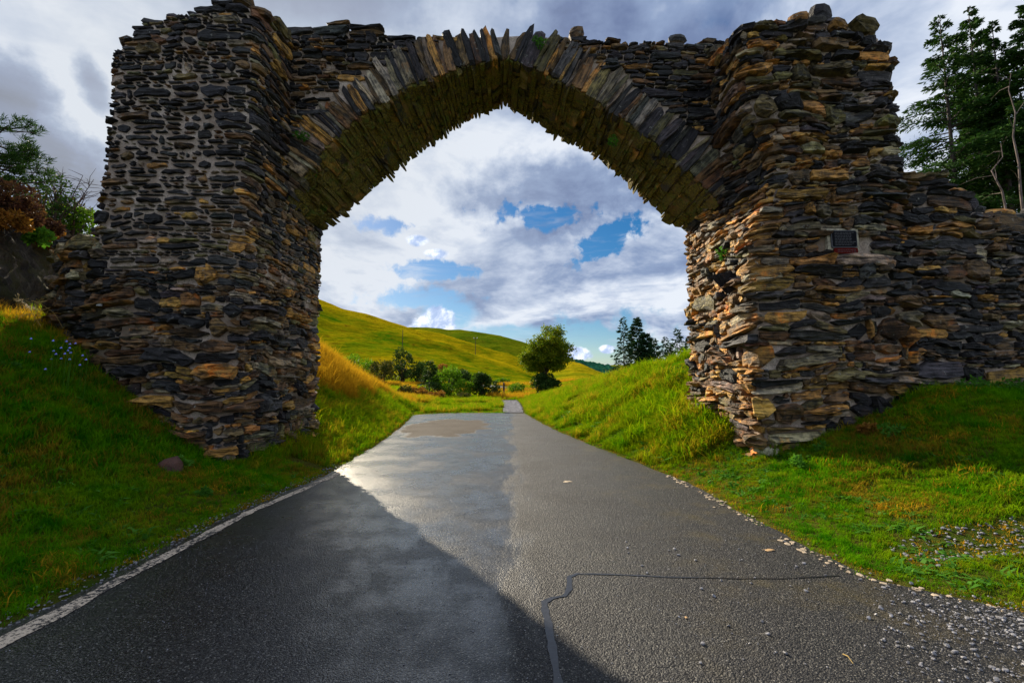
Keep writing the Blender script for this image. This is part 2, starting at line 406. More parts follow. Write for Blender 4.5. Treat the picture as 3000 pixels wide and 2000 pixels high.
def mat_rock():
    m, n, b = new_mat("wet_rock")
    p = n.pos(); q = n.vm('MULTIPLY', n.vm('ADD', p, n.vm('SCALE', n.comb(n.sep(p)[2], n.sep(p)[2], 0.0), -0.5)), (2.0, 2.0, 0.7))
    a = n.noise(q, 1.6, 7, 0.7, 0.6); f = n.noise(q, 7.0, 5, 0.7); z = n.sep(p)[2]; up = n.sep(n.node('ShaderNodeNewGeometry').outputs['Normal'])[2]
    c = n.ramp(a, [(0.3, (0.012, 0.012, 0.013)), (0.5, (0.045, 0.04, 0.034)), (0.62, (0.10, 0.09, 0.075)), (0.78, (0.15, 0.14, 0.13))])
    mo = n.ss(n.m('ADD', n.noise(p, 1.3, 5, 0.65), n.m('MULTIPLY', up, 0.15)), 0.50, 0.62)
    c = n.mix(n.m('MULTIPLY', mo, 0.85), c, (0.05, 0.05, 0.014))
    turf = n.ss(up, 0.55, 0.8)
    c = n.mix(turf, c, n.mix(n.ss(f, .4, .6), (0.10, 0.045, 0.03), (0.14, 0.10, 0.02)))
    n.put(b.inputs['Base Color'], c); b.inputs['Roughness'].default_value = 0.9; b.inputs['Specular IOR Level'].default_value = 0.15
    n.put(b.inputs['Normal'], n.bump(n.m('ADD', a, n.m('MULTIPLY', f, 0.5)), 1.0, 0.3))
    return m

M = dict(
    stone=mat_stone(), mortar=mat_mortar(), moss=mat_moss_stone(), ground=mat_ground(), road=mat_road(), line=mat_line(), rock=mat_rock(),
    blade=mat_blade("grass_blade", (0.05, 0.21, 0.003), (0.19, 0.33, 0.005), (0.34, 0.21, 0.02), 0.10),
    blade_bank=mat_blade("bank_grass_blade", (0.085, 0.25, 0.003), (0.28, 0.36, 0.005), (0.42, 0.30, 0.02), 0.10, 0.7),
    blade_shade=mat_blade("shaded_grass_blade", (0.025, 0.17, 0.002), (0.13, 0.33, 0.004), (0.30, 0.17, 0.02), 0.09),  # darker copy of the grass, verge shade put into its colour
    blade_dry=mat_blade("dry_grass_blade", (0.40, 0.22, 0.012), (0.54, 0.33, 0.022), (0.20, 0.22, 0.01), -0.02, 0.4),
    spruce=mat_leaf("spruce_needles", [(0.008, 0.03, 0.008), (0.022, 0.065, 0.014), (0.06, 0.12, 0.025)], 0.2),
    larch=mat_leaf("far_conifer_needles", [(0.006, 0.028, 0.014), (0.018, 0.05, 0.022), (0.04, 0.085, 0.03)], 0.15),
    beech=mat_leaf("beech_leaves", [(0.03, 0.075, 0.005), (0.10, 0.17, 0.008), (0.27, 0.27, 0.015)], 0.4, 0.6),
    bush_light=mat_leaf("willow_leaves", [(0.03, 0.085, 0.006), (0.085, 0.20, 0.010), (0.18, 0.31, 0.018)], 0.4),
    bush_dark=mat_leaf("dark_leaves", [(0.008, 0.025, 0.008), (0.025, 0.06, 0.014), (0.07, 0.12, 0.025)], 0.25),
    gorse=mat_leaf("gorse_leaves", [(0.03, 0.045, 0.01), (0.07, 0.085, 0.018), (0.16, 0.13, 0.03)], 0.25),
    bracken=mat_leaf("bracken_fronds", [(0.10, 0.04, 0.012), (0.22, 0.10, 0.022), (0.36, 0.20, 0.04)], 0.3),
    heather=mat_leaf("heather_flowers", [(0.03, 0.018, 0.012), (0.075, 0.035, 0.030), (0.16, 0.09, 0.04)], 0.2, 2.0),
    weed=mat_leaf("weed_leaves", [(0.03, 0.10, 0.012), (0.06, 0.18, 0.02), (0.10, 0.26, 0.03)], 0.35),
    bark=mat_bark("conifer_bark", (0.05, 0.04, 0.036)), bark_pale=mat_bark("dead_wood", (0.13, 0.10, 0.09)), bark_beech=mat_bark("beech_bark", (0.055, 0.045, 0.03)),
    twig=mat_bark("twigs", (0.07, 0.045, 0.035)),
    hill_a=mat_hill("hill_grass", (0.050, 0.125, 0.002), (0.36, 0.26, 0.004), (0.070, 0.042, 0.004), 0.022),
    hill_b=mat_hill("far_hill_grass", (0.035, 0.105, 0.003), (0.15, 0.16, 0.005), (0.05, 0.045, 0.006), 0.012),
    hill_e=mat_hill("golden_hill_grass", (0.12, 0.16, 0.004), (0.42, 0.29, 0.006), (0.08, 0.06, 0.01), 0.02),
    forest=mat_plain("far_forest", (0.010, 0.06, 0.035), 1.0, 0.5, 0.16, 1.0, 3.0),
    meadow=mat_plain("meadow", (0.2, 0.15, 0.012), 1.0, 0.4, 0.25, 0.6, 0.3),
    gravel=mat_plain("gravel_path", (0.16, 0.16, 0.175), 0.95, 0.65, 5, 1.0, 0.03),
    pebble=mat_plain("slate_chips", (0.19, 0.19, 0.21), 0.5, 0.6, 22, 0.5, 0.01),
    tar=mat_plain("sealing_tar", (0.020, 0.021, 0.025), 0.33, 0.3, 30, 0.25, 0.004),
    wood=mat_bark("weathered_post", (0.06, 0.045, 0.035)),
    plaque=mat_plain("dark_plate", (0.014, 0.0145, 0.017), 0.6, 0.15, 30, 0.1, 0.002),
    plaque_red=mat_plain("red_plate", (0.10, 0.010, 0.008), 0.5, 0.15, 30, 0.1, 0.002),
    plaque_line=mat_plain("plate_lettering", (0.06, 0.06, 0.065), 0.5, 0.1, 30, 0.0),
    plaque_edge=mat_plain("plate_rim", (0.07, 0.075, 0.085), 0.4, 0.1, 30, 0.0),
    render_white=mat_plain("flaking_limewash", (0.40, 0.36, 0.26), 0.9, 0.5, 14, 0.6, 0.02),
    redrock=mat_plain("red_rock", (0.075, 0.03, 0.02), 0.7, 0.4, 9, 0.8, 0.04),
    white=mat_plain("white_card", (0.62, 0.64, 0.66), 0.6, 0.1, 20, 0.0),
    bell=mat_plain("harebell_petals", (0.24, 0.25, 0.70), 0.6, 0.2, 60, 0.0),
    stalk=mat_plain("dry_stalk", (0.40, 0.27, 0.07), 0.7, 0.2, 30, 0.0),
    leaf_dead=mat_plain("fallen_leaf", (0.52, 0.33, 0.16), 0.6, 0.3, 20, 0.3, 0.01),
    pale=mat_plain("worn_road_fleck", (0.40, 0.32, 0.23), 0.8, 0.35, 24, 0.5, 0.01),
    steel=mat_plain("galvanised_steel", (0.4, 0.4, 0.4), 0.4, 0.1, 10, 0.0, metal=0.5),
    lamp=mat_plain("lamp_glass", (0.7, 0.7, 0.68), 0.3, 0.05, 10, 0.0),
)

for k_ in ('forest', 'meadow', 'gravel', 'plaque', 'plaque_red'): M[k_].node_tree.nodes['Principled BSDF'].inputs['Specular IOR Level'].default_value = 0.0
# ---------------------------------------------------------------- terrain
YL = [-8, 2.98, 5.7, 7.9, 12.8, 18, 21.7, 25, 32, 60]; XL = [-3.2, -3.18, -3.3, -3.13, -3.5, -4.15, -4.7, -5.4, -5.6, -5.8]
YR = [-8, 1.5, 2.6, 3.2, 3.8, 4.4, 7.5, 11.2, 14.8, 20, 25, 40, 55, 75]; XR = [6, 5.4, 4.4, 3.5, 2.85, 2.78, 2.73, 2.1, 1.55, 1.0, .62, .8, .9, 1.0]
def xl(y): return np.interp(y, YL, XL)
def xr(y): return np.interp(y, YR, XR)
LD = [0, .25, .9, 1.7, 2.5, 3.4, 4.2, 5.2, 6, 9, 25]
LB = [(-8, [0, 0, .15, .45, .95, 1.55, 2.1, 2.5, 2.65, 2.7, 3.5]), (8.5, [0, .01, .17, .5, 1.05, 1.65, 2.2, 2.55, 2.65, 2.7, 3.5]),
      (11, [0, .05, .3, .8, 1.4, 2.05, 2.5, 2.7, 2.8, 3.0, 4]), (14, [0, .05, .3, .8, 1.5, 2.2, 2.65, 2.9, 3.0, 3.2, 5]),
      (18, [0, .05, .35, .95, 1.8, 2.55, 2.95, 3.0, 3.0, 3.2, 5]), (25, [0, .1, .5, 1.05, 1.4, 1.6, 1.6, 1.6, 1.6, 1.7, 3]),
      (32, [0, .03, .2, .4, .55, .6, .6, .6, .6, .7, 2]), (45, [0, 0, .03, .06, .1, .12, .15, .15, .15, .3, 1]), (60, [0] * 8 + [.05, .1, .3])]
RD = [0, .25, .9, 1.8, 2.6, 3.2, 4, 5, 7, 10, 25]
RB = [(-8, [0, 0, .02, .05, .08, .1, .12, .15, .2, .25, .8]), (3, [0, 0, .03, .07, .11, .15, .2, .25, .3, .4, 1.0]),
      (5, [0, .01, .12, .32, .5, .62, .75, .85, .95, 1.0, 2]), (7.4, [0, .02, .28, .62, .9, 1.25, 1.45, 1.48, 1.5, 1.5, 2.5]),
      (10, [0, .06, .4, .95, 1.5, 1.8, 1.95, 2.0, 2.0, 2.0, 2.5]), (13, [0, .06, .38, .98, 1.72, 2.15, 2.32, 2.35, 2.35, 2.4, 2.5]),
      (16, [0, .05, .3, .75, 1.25, 1.65, 2.1, 2.25, 2.3, 2.3, 2.5]), (25, [0, .03, .22, .52, .9, 1.25, 1.68, 1.92, 2.1, 2.2, 2.5]),
      (40, [0, .02, .2, .45, .72, .9, 1.0, 1.1, 1.3, 1.6, 2.2]), (55, [0, 0, .04, .12, .22, .3, .45, .6, .9, 1.2, 2.2]), (75, [0] * 5 + [.05, .1, .2, .4, .7, 2])]
def bank(tab, dgrid, y, d):
    ys = np.array([t[0] for t in tab]); Z = np.array([t[1] for t in tab])
    y = np.clip(y, ys[0], ys[-1]); i = np.clip(np.searchsorted(ys, y, side='right') - 1, 0, len(ys) - 2)
    f = (y - ys[i]) / (ys[i + 1] - ys[i]); f = f * f * (3 - 2 * f)
    dj = np.clip(d, dgrid[0], dgrid[-1]); j = np.clip(np.searchsorted(dgrid, dj, side='right') - 1, 0, len(dgrid) - 2)
    dg = np.array(dgrid); g = (dj - dg[j]) / (dg[j + 1] - dg[j])
    z0 = Z[i, j] * (1 - g) + Z[i, j + 1] * g; z1 = Z[i + 1, j] * (1 - g) + Z[i + 1, j + 1] * g
    return z0 * (1 - f) + z1 * f
def G(x, y):
    x = np.asarray(x, float); y = np.asarray(y, float)
    dl = xl(y) - x; dr = x - xr(y)
    z = np.where(dl > 0, bank(LB, LD, y, np.maximum(dl, 0)), 0) + np.where(dr > 0, bank(RB, RD, y, np.maximum(dr, 0)), 0)
    off = np.maximum(dl, dr)
    nz = fbm(x * .7, y * .7, 3, 4) * 0.35 + fbm(x * 3, y * 3, 9, 2) * .05
    z = z + nz * np.clip((off - .3) / 1.5, 0, 1) * np.clip((90 - y) / 40, 0.2, 1)
    z = z - 0.035 * np.clip(1 - off / .12, 0, 1) * (y < 24.9)
    far = np.interp(y, [-100, 57, 80, 110, 400, 3000], [0, 0, 1.0, 1.7, 1.0, -6])
    return z + far
def G1(x, y): return float(G(np.array([x]), np.array([y]))[0])

def lines(*segs):
    r = []
    for a, b, s in segs: r.append(np.arange(a, b - 1e-6, s))
    return np.unique(np.round(np.concatenate(r), 4))
gx = lines((-3000, -400, 260), (-400, -60, 34), (-60, -16, 2), (-16, -9, .3), (-9, -2.5, .13), (-2.5, 0.2, .3), (0.2, 8, .13), (8, 16, .3), (16, 60, 2), (60, 400, 34), (400, 3001, 260))
gy = lines((-60, -6, 3), (-6, 1.2, .4), (1.2, 16, .14), (16, 30, .25), (30, 60, .6), (60, 120, 2), (120, 400, 14), (400, 3001, 200))
X, Y = np.meshgrid(gx, gy, indexing='ij')
gv = np.stack([X, Y, G(X, Y)], -1).reshape(-1, 3)
ground = link("ground", mesh_tri("ground", gv, grid_faces(len(gx), len(gy)), True), M['ground'])
tag(ground, "grassy ground with banks rising on both sides of the road", kind='structure')

def strip(name, ys, left, right, z, mat, nx=2, label=None, seed=0, jit=0.0, skirt=0.03, parent=None):
    ys = np.asarray(ys, float); V = []
    for y in ys:
        a = left(y) + jit * 2 * fbm(y * 2.2, 0.3, seed, 4); b = right(y) + jit * 2 * fbm(y * 2.2, 7.7, seed + 5, 4)
        zz = z(y) if callable(z) else z
        row = [(a + (b - a) * t, y, zz) for t in np.linspace(0, 1, nx)]
        V += [(row[0][0] - .01, y, zz - skirt)] + row + [(row[-1][0] + .01, y, zz - skirt)]
    o = link(name, mesh_tri(name, V, grid_faces(len(ys), nx + 2)[:, ::-1], False), mat, parent)
    return tag(o, label, kind='structure') if parent is None else o
strip("road", np.concatenate([np.arange(-8, 24.6, .12), [24.7, 24.9, 25.0]]), lambda y: float(xl(y)) - .05 + .30 * max(0, y - 22.3) ** 2, lambda y: float(xr(y)) + .03, 0.0, M['road'], 12,
      "wet tarmac lane running under the stone arch", 3, 0.09)
PY = [24.9, 30, 36, 44, 52, 58]; PL = [-.48, -.52, -.70, -1.0, -1.35, -1.7]; PR = [.62, .66, .62, .45, -.15, -1.2]
strip("path", np.arange(24.9, 57.5, .3), lambda y: float(np.interp(y, PY, PL)), lambda y: float(np.interp(y, PY, PR)),
      lambda y: G1(float(np.interp(y, PY, PL)) * .5 + float(np.interp(y, PY, PR)) * .5, y) + .03, M['gravel'], 5, "narrow grey gravel path leading on beyond the tarmac", 21, 0.12)
# far bend of the road, in the dip beyond the bushes
bend = [P(1385, 1126, 94), P(1418, 1130, 90), P(1446, 1136, 84), P(1466, 1142, 78)]
V = []
for p, wd in zip(bend, (1.9, 2.0, 1.7, 1.2)):
    V += [(p[0] - wd, p[1], G1(p[0] - wd, p[1]) + .06), (p[0] + wd, p[1], G1(p[0] + wd, p[1]) + .06)]
o = link("road", mesh_py("road", V, [(2 * i, 2 * i + 1, 2 * i + 3, 2 * i + 2) for i in range(3)]), M['road']); tag(o, "far bend of the grey road beyond the bushes", kind='structure')

# ---------------------------------------------------------------- hills
def hill(name, ridge, Yr, Yb, zb, mat, label, back=140, nz=2.0, p=1.25, seed=0, n=(150, 40), ext=None, rough=1.0):
    px = np.array([r[0] for r in ridge], float); py = np.array([r[1] for r in ridge], float)
    us = np.linspace(px[0], px[-1], n[0]); ry = np.interp(us, px, py)
    k = np.array([.25, .5, .25]); ry[1:-1] = np.convolve(ry, k, 'same')[1:-1]
    V = []; RG = []
    for u, yy in zip(us, ry):
        pr = P(u, yy, Yr)
        ts = np.concatenate([np.linspace(0, 1, n[1]), 1 + np.linspace(.1, 1, 10)])
        for t in ts:
            if t <= 1:
                Yd = Yb + (Yr - Yb) * t; x = pr[0] * (Yd / Yr) ** .75; z = zb + (pr[2] - zb) * t ** p
                wgt = math.sin(math.pi * min(t, 1)) ** .7
            else:
                Yd = Yr + back * (t - 1); x = pr[0] * (1 + (Yd - Yr) / Yr * .6); z = pr[2] - (pr[2] - zb + 6) * (t - 1) ** 1.6; wgt = 0.0
            z += nz * wgt * 2 * float(fbm(x * .028 + .4 * Yd * .01, Yd * .028, seed, 4))
            z += rough * .5 * float(fbm(x * .25, Yd * .25, seed + 3, 2))
            V.append((x, Yd, z)); RG.append(min(t, 1) ** 5)
    o = link(name, mesh_tri(name, V, grid_faces(n[0], n[1] + 10)[:, ::-1], True, {'ridge': ('FLOAT', RG)}), mat)
    return tag(o, label, kind='structure')
hill("hill", [(200, 960), (420, 830), (560, 780), (700, 790), (860, 850), (938, 877), (1002, 904), (1079, 920), (1130, 938), (1181, 953), (1228, 972), (1266, 991), (1314, 1004), (1352, 1021), (1390, 1036), (1448, 1052), (1513, 1074), (1560, 1100), (1600, 1118)],
     240, 92, 1.2, M['hill_a'], "green and gold grassy hill sloping down from the left", seed=5, nz=5.5, p=1.15)
hill("hill", [(1120, 1000), (1207, 966), (1240, 967), (1290, 976), (1340, 992), (1400, 1010), (1450, 1027), (1490, 1034), (1525, 1050), (1570, 1085), (1600, 1110)],
     330, 200, 4, M['hill_a'], "lower fold of hillside between the two ridges", seed=8, nz=4, n=(90, 24))
hill("hill", [(1000, 985), (1120, 962), (1207, 958), (1256, 959), (1287, 961), (1312, 966), (1348, 965), (1390, 971), (1430, 977), (1467, 983), (1534, 1002), (1590, 1024), (1650, 1052), (1720, 1090), (1760, 1112)],
     460, 260, 4, M['hill_b'], "rounded green hill on the skyline behind the pole", seed=12, nz=7, n=(120, 30))
hill("hill", [(1530, 1112), (1570, 1092), (1628, 1067), (1664, 1056), (1702, 1064), (1738, 1081), (1774, 1096), (1830, 1112)],
     300, 120, 1.5, M['hill_e'], "golden grass slope to the right of the broad tree", seed=20, nz=3, n=(70, 26))
hill("hill", [(1500, 1075), (1600, 1056), (1664, 1051), (1690, 1052), (1738, 1060), (1786, 1069), (1807, 1076), (1900, 1085), (2100, 1095)],
     900, 620, 2, M['forest'], "far hill covered in dark blue-green forest", seed=31, nz=8, n=(160, 24), rough=14)
hill("hill", [(1600, 1080), (1780, 1069), (1830, 1068), (2000, 1060), (2300, 1050)], 1500, 1200, 0, M['hill_b'], "palest far hill between the forest and the conifers", seed=37, nz=8, n=(60, 16))

# ---------------------------------------------------------------- the masonry
class Path:
    """plan line of a wall face; the outside lies on its right-hand side"""
    def __init__(s, pts, it=2):
        p = np.array(pts, float)
        for _ in range(it):
            q = [p[0]]
            for a, b in zip(p[:-1], p[1:]):
                L = np.linalg.norm(b - a); k = min(.25, .12 / L)
                q += [a + (b - a) * k, b - (b - a) * k]
            q.append(p[-1]); p = np.array(q)
        s.p = p; s.s = np.concatenate([[0], np.cumsum(np.linalg.norm(np.diff(p, axis=0), axis=1))]); s.L = s.s[-1]
    def pos(s, u): return np.stack([np.interp(u, s.s, s.p[:, 0]), np.interp(u, s.s, s.p[:, 1])], -1)
    def nrm(s, u):
        t = s.pos(np.minimum(u + .06, s.L)) - s.pos(np.maximum(u - .06, 0)); t /= np.linalg.norm(t, axis=-1, keepdims=True) + 1e-9
        return np.stack([t[..., 1], -t[..., 0]], -1)

Y0, Y1, Y2 = 7.4, 8.6, 10.2
LJ, RJ, AX = -4.40, 4.05, -0.19
left_path = Path([(-6.95, Y2 + .1), (-7.05, Y0 + .05), (-4.47, Y0), (-4.43, Y1), (LJ, Y2)])
right_path = Path([(RJ, Y2), (RJ, Y1), (3.97, Y0), (6.62, Y0), (6.7, Y2)])
lwing_path = Path([(-8.8, 10.3), (-8.75, 8.9), (-8.45, 8.25), (-7.5, 7.65), (-6.8, 7.52)])
rwing_path = Path([(6.3, 7.5), (7.6, 7.62), (9.6, 7.95), (14, 8.9)])
def bulge_right(x, y, z):
    w = np.clip((5.7 - x) / 1.4, 0, 1) * np.clip((9.0 - y) / 1.2, 0, 1)
    low = .14 * np.clip((1.2 - z) / 1.2, 0, 1) * np.clip((9.5 - y) / 1.5, 0, 1)
    return w * .42 * np.exp(-((z - 5.25) / .85) ** 2), -low
def bulge_left(x, y, z):
    w = np.clip((-6.2 - x) / .6, 0, 1)
    lo = np.clip((1.6 - z) / 1.6, 0, 1)
    return -w * .14 * np.clip((6 - z) / 5, 0, 1) - 0 * lo, -.16 * lo * np.clip((8.6 - y) / 1, 0, 1)
def none_b(x, y, z): return 0 * z, 0 * z
class Wall:
    def __init__(s, path, bul, corners=()):
        s.path = path; s.bul = bul; s.corners = tuple(float(path.s[np.argmin(np.hypot(*(path.p - np.array(c)).T))]) for c in corners)
    def S(s, u, v, d):
        p = s.path.pos(u); n = s.path.nrm(u); dx, dy = s.bul(p[..., 0], p[..., 1], v)
        wob = .05 * 2 * fbm(u * .9 + 3, v * .9, 4, 3)
        d = d + wob
        return np.stack([p[..., 0] + dx + n[..., 0] * d, p[..., 1] + dy + n[..., 1] * d, v], -1)
LP, RP, LW, RW = Wall(left_path, bulge_left, [(-7.05, Y0 + .05), (-4.47, Y0)]), Wall(right_path, bulge_right, [(3.97, Y0), (6.62, Y0)]), Wall(lwing_path, none_b), Wall(rwing_path, none_b)

def tops(pts, Y):
    q = [P(a, b, Y) for a, b in pts]; return [t[0] for t in q], [t[2] for t in q]
TLx, TLz = tops([(325, 150), (345, 118), (370, 92), (410, 62), (465, 40), (540, 34), (600, 22), (680, 6), (735, 4), (770, 25), (800, 40)], Y0)
TRx, TRz = tops([(2150, 82), (2190, 70), (2250, 62), (2330, 52), (2400, 48), (2460, 62), (2520, 78), (2575, 95), (2590, 120)], Y0)
TAx, TAz = tops([(760, 72), (850, 76), (930, 74), (1010, 72), (1060, 80), (1100, 92), (1170, 104), (1250, 100), (1330, 94), (1370, 84), (1400, 78), (1440, 74), (1480, 70), (1540, 72), (1600, 86), (1660, 100), (1710, 106), (1780, 118), (1860, 124), (1930, 120), (2010, 126), (2080, 108), (2160, 88), (2220, 80)], Y1)
def top_l(x, y): return np.interp(x, TLx, TLz) + (y - Y0) * .30
def top_r(x, y): return np.interp(x, TRx, TRz) + (y - Y0) * .30
def top_a(x): return np.interp(x, TAx, TAz) - .16 * np.exp(-((np.asarray(x) + .2) / .9) ** 2)
def top_rw(x, y):
    return np.interp(x, [6.2, 6.75, 7.1, 7.75, 8.0, 8.4, 8.9, 9.4, 14], [5.6, 5.22, 5.15, 5.05, 4.75, 4.6, 4.62, 4.6, 4.7])
def top_lw(x, y): return np.interp(x, [-8.8, -8.2, -7.4, -6.8], [4.05, 4.2, 4.1, 4.3])

# arch curves (near edge on plane Y1, far edge on plane Y2), as x,z
nearL = [P(a, b, Y1)[[0, 2]] for a, b in [(833, 596), (872, 545), (905, 500), (966, 420), (1065, 332), (1187, 260), (1330, 208), (1400, 186), (1478, 168)]]
nearR = [P(a, b, Y1)[[0, 2]] for a, b in [(1478, 168), (1540, 190), (1640, 236), (1750, 293), (1811, 340), (1960, 452), (2040, 525), (2108, 600)]]
farL = [P(a, b, Y2)[[0, 2]] for a, b in [(937, 672), (975, 645), (1010, 622), (1100, 543), (1200, 468), (1275, 412), (1350, 362), (1415, 330), (1475, 304)]]
farR = [P(a, b, Y2)[[0, 2]] for a, b in [(1475, 304), (1530, 332), (1600, 376), (1680, 420), (1760, 462), (1850, 543), (1900, 590), (1950, 634), (2022, 684)]]
def reparam(pts, n):
    p = np.array(pts); s = np.concatenate([[0], np.cumsum(np.linalg.norm(np.diff(p, axis=0), axis=1))]); q = np.linspace(0, s[-1], n)
    r = np.stack([np.interp(q, s, p[:, 0]), np.interp(q, s, p[:, 1])], 1)
    r[2:-2] = (r[:-4] + r[1:-3] + r[2:-2] + r[3:-1] + r[4:]) / 5
    return r
NA = 61
near = np.concatenate([reparam(nearL, NA), reparam(nearR, NA)[1:]]); farc = np.concatenate([reparam(farL, NA), reparam(farR, NA)[1:]])
ns = np.concatenate([[0], np.cumsum(np.linalg.norm(np.diff(near, axis=0), axis=1))]); AL = ns[-1]
def near_at(s): return np.stack([np.interp(s, ns, near[:, 0]), np.interp(s, ns, near[:, 1])], -1)
def far_at(s): return np.stack([np.interp(s, ns, farc[:, 0]), np.interp(s, ns, farc[:, 1])], -1)
def arch_n(s):
    t = near_at(np.minimum(s + .12, AL)) - near_at(np.maximum(s - .12, 0)); t /= np.linalg.norm(t, axis=-1, keepdims=True)
    return np.stack([-t[..., 1], t[..., 0]], -1)          # away from the opening
def near_z(x): return np.interp(x, near[:, 0], near[:, 1])
def ring_len(s): return .80 + .12 * np.sin(s * 2.1)
ring_top = near_at(ns) + arch_n(ns) * .72
def ring_z(x):
    o = np.argsort(ring_top[:, 0]); return np.interp(x, ring_top[o, 0], ring_top[o, 1])
def spandrel_S(u, v, d):
    wob = .05 * 2 * fbm(u * .9 + 30, v * .9, 4, 3)
    return np.stack([u + 0 * v, Y1 - d - wob, v + 0 * u], -1)
def soffit_S(s, t, d):
    tt = np.clip(t, -.05, 1.1); a = near_at(s); b = far_at(s); n = arch_n(s)
    # the soffit sags below a straight loft, as rough vaulting does
    p = a * (1 - tt)[..., None] + b * tt[..., None]
    p = p - n * d[..., None]
    return np.stack([p[..., 0], Y1 + (Y2 - Y1) * tt, p[..., 1]], -1)

# cores ----------------------------------------------------------
arch = empty("stone_arch", (0, Y1, 0), "tall ruined rubble stone arch of dark slate spanning the road", "stone arch")
lwing = empty("stone_wall", (-8, 8.2, 2.6), "low stub of dark rubble wall left of the arch, against the rock face", "wall", None)
rwing = empty("stone_wall", (9, 7.9, 1.5), "long rubble stone wall running off to the right of the arch, conifers behind it", "wall", None)
def pier_core(wall, top, name, parent, rec=.022, back=None, du=.09, dz=.09):
    us = np.arange(0, wall.path.L + 1e-6, du); N = 80
    zs = np.linspace(-.6, 1, N)
    V = []; pts = wall.path.pos(us)
    n = len(us); a, b = pts[0], pts[-1]; f0 = np.linspace(0, 1, n)[:, None]; bk = a + (b - a) * f0
    if back > .2: nn = wall.path.nrm(us); bk = pts - nn * back
    for k in range(N):
        f = k / (N - 1)
        z = -.6 + (top(pts[:, 0], pts[:, 1]) - .10 + .6) * f; zb_ = -.6 + (top(bk[:, 0], bk[:, 1]) - .14 + .6) * f
        V += list(wall.S(us, z, -rec + .02 * 2 * fbm(us * 6, z * 6, 2, 2))) + list(np.column_stack([bk[:, 0], bk[:, 1] + .03, zb_])[::-1])
    W = 2 * n; Fc = []
    for k in range(N - 1):
        for i in range(W):
            j = (i + 1) % W
            Fc.append((k * W + i, k * W + j, (k + 1) * W + j, (k + 1) * W + i))
    t0 = (N - 1) * W
    for i in range(n - 1): Fc.append((t0 + i, t0 + i + 1, t0 + W - 2 - i, t0 + W - 1 - i))
    return link(name, mesh_py(name, V, Fc, True), M['mortar'], parent)
pier_core(LP, top_l, "mortar_core", arch, back=.05)
pier_core(RP, top_r, "mortar_core", arch, back=.05)
pier_core(LW, top_lw, "mortar_core", lwing, back=1.0)
pier_core(RW, top_rw, "mortar_core", rwing, back=1.0)
def arch_core():
    V = []; rows = 10; n = len(ns); ends = [0, n - 1]
    for i, s in enumerate(ns):
        a = near[i] + arch_n(np.array([s]))[0] * .05; b = farc[i] + arch_n(np.array([s]))[0] * .05
        ta = float(top_a(a[0])) - .1; tb = float(top_a(b[0])) - .08
        prof = [(a[0] + (b[0] - a[0]) * t, Y1 + .025 + (Y2 - Y1 - .025) * t, a[1] + (b[1] - a[1]) * t) for t in np.linspace(0, 1, 12)]
        prof += [(b[0], Y2, b[1] + (tb - b[1]) * t) for t in np.linspace(0, 1, rows)[1:]]
        prof += [(a[0], Y1 + .025, ta)]
        prof += [(a[0], Y1 + .025, ta + (a[1] - ta) * t) for t in np.linspace(0, 1, 14)[1:-1]]
        V += prof
    K = len(V) // n; Fc = []
    for i in range(n - 1):
        for k in range(K):
            j = (k + 1) % K; Fc.append((i * K + k, i * K + j, (i + 1) * K + j, (i + 1) * K + k))
    return link("mortar_core", mesh_py("mortar_core", V, Fc, True), M['mortar'], arch)
arch_core()

# stones ---------------------------------------------------------
BLACK, CHAR, BROWN, OCHRE, GREY, GREEN = (.016, .0165, .019), (.044, .043, .046), (.135, .080, .034), (.38, .205, .05), (.25, .21, .145), (.13, .112, .046)
PAL = np.array([BLACK, CHAR, BROWN, OCHRE, GREY, GREEN])
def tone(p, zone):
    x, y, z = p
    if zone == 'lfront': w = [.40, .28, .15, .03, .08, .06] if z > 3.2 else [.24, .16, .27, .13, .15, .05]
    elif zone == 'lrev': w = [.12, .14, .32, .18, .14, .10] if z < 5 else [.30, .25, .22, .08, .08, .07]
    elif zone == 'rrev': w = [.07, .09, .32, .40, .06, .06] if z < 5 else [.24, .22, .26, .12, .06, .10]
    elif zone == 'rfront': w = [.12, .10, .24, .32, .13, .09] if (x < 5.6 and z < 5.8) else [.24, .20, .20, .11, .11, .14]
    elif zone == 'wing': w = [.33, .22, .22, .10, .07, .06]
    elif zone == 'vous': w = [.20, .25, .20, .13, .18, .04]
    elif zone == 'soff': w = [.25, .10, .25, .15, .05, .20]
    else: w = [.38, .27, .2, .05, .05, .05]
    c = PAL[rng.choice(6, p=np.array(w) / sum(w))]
    return np.clip(c * rng.uniform(.6, 1.75) * (1 + rng.normal(0, .06, 3)), .008, .6)

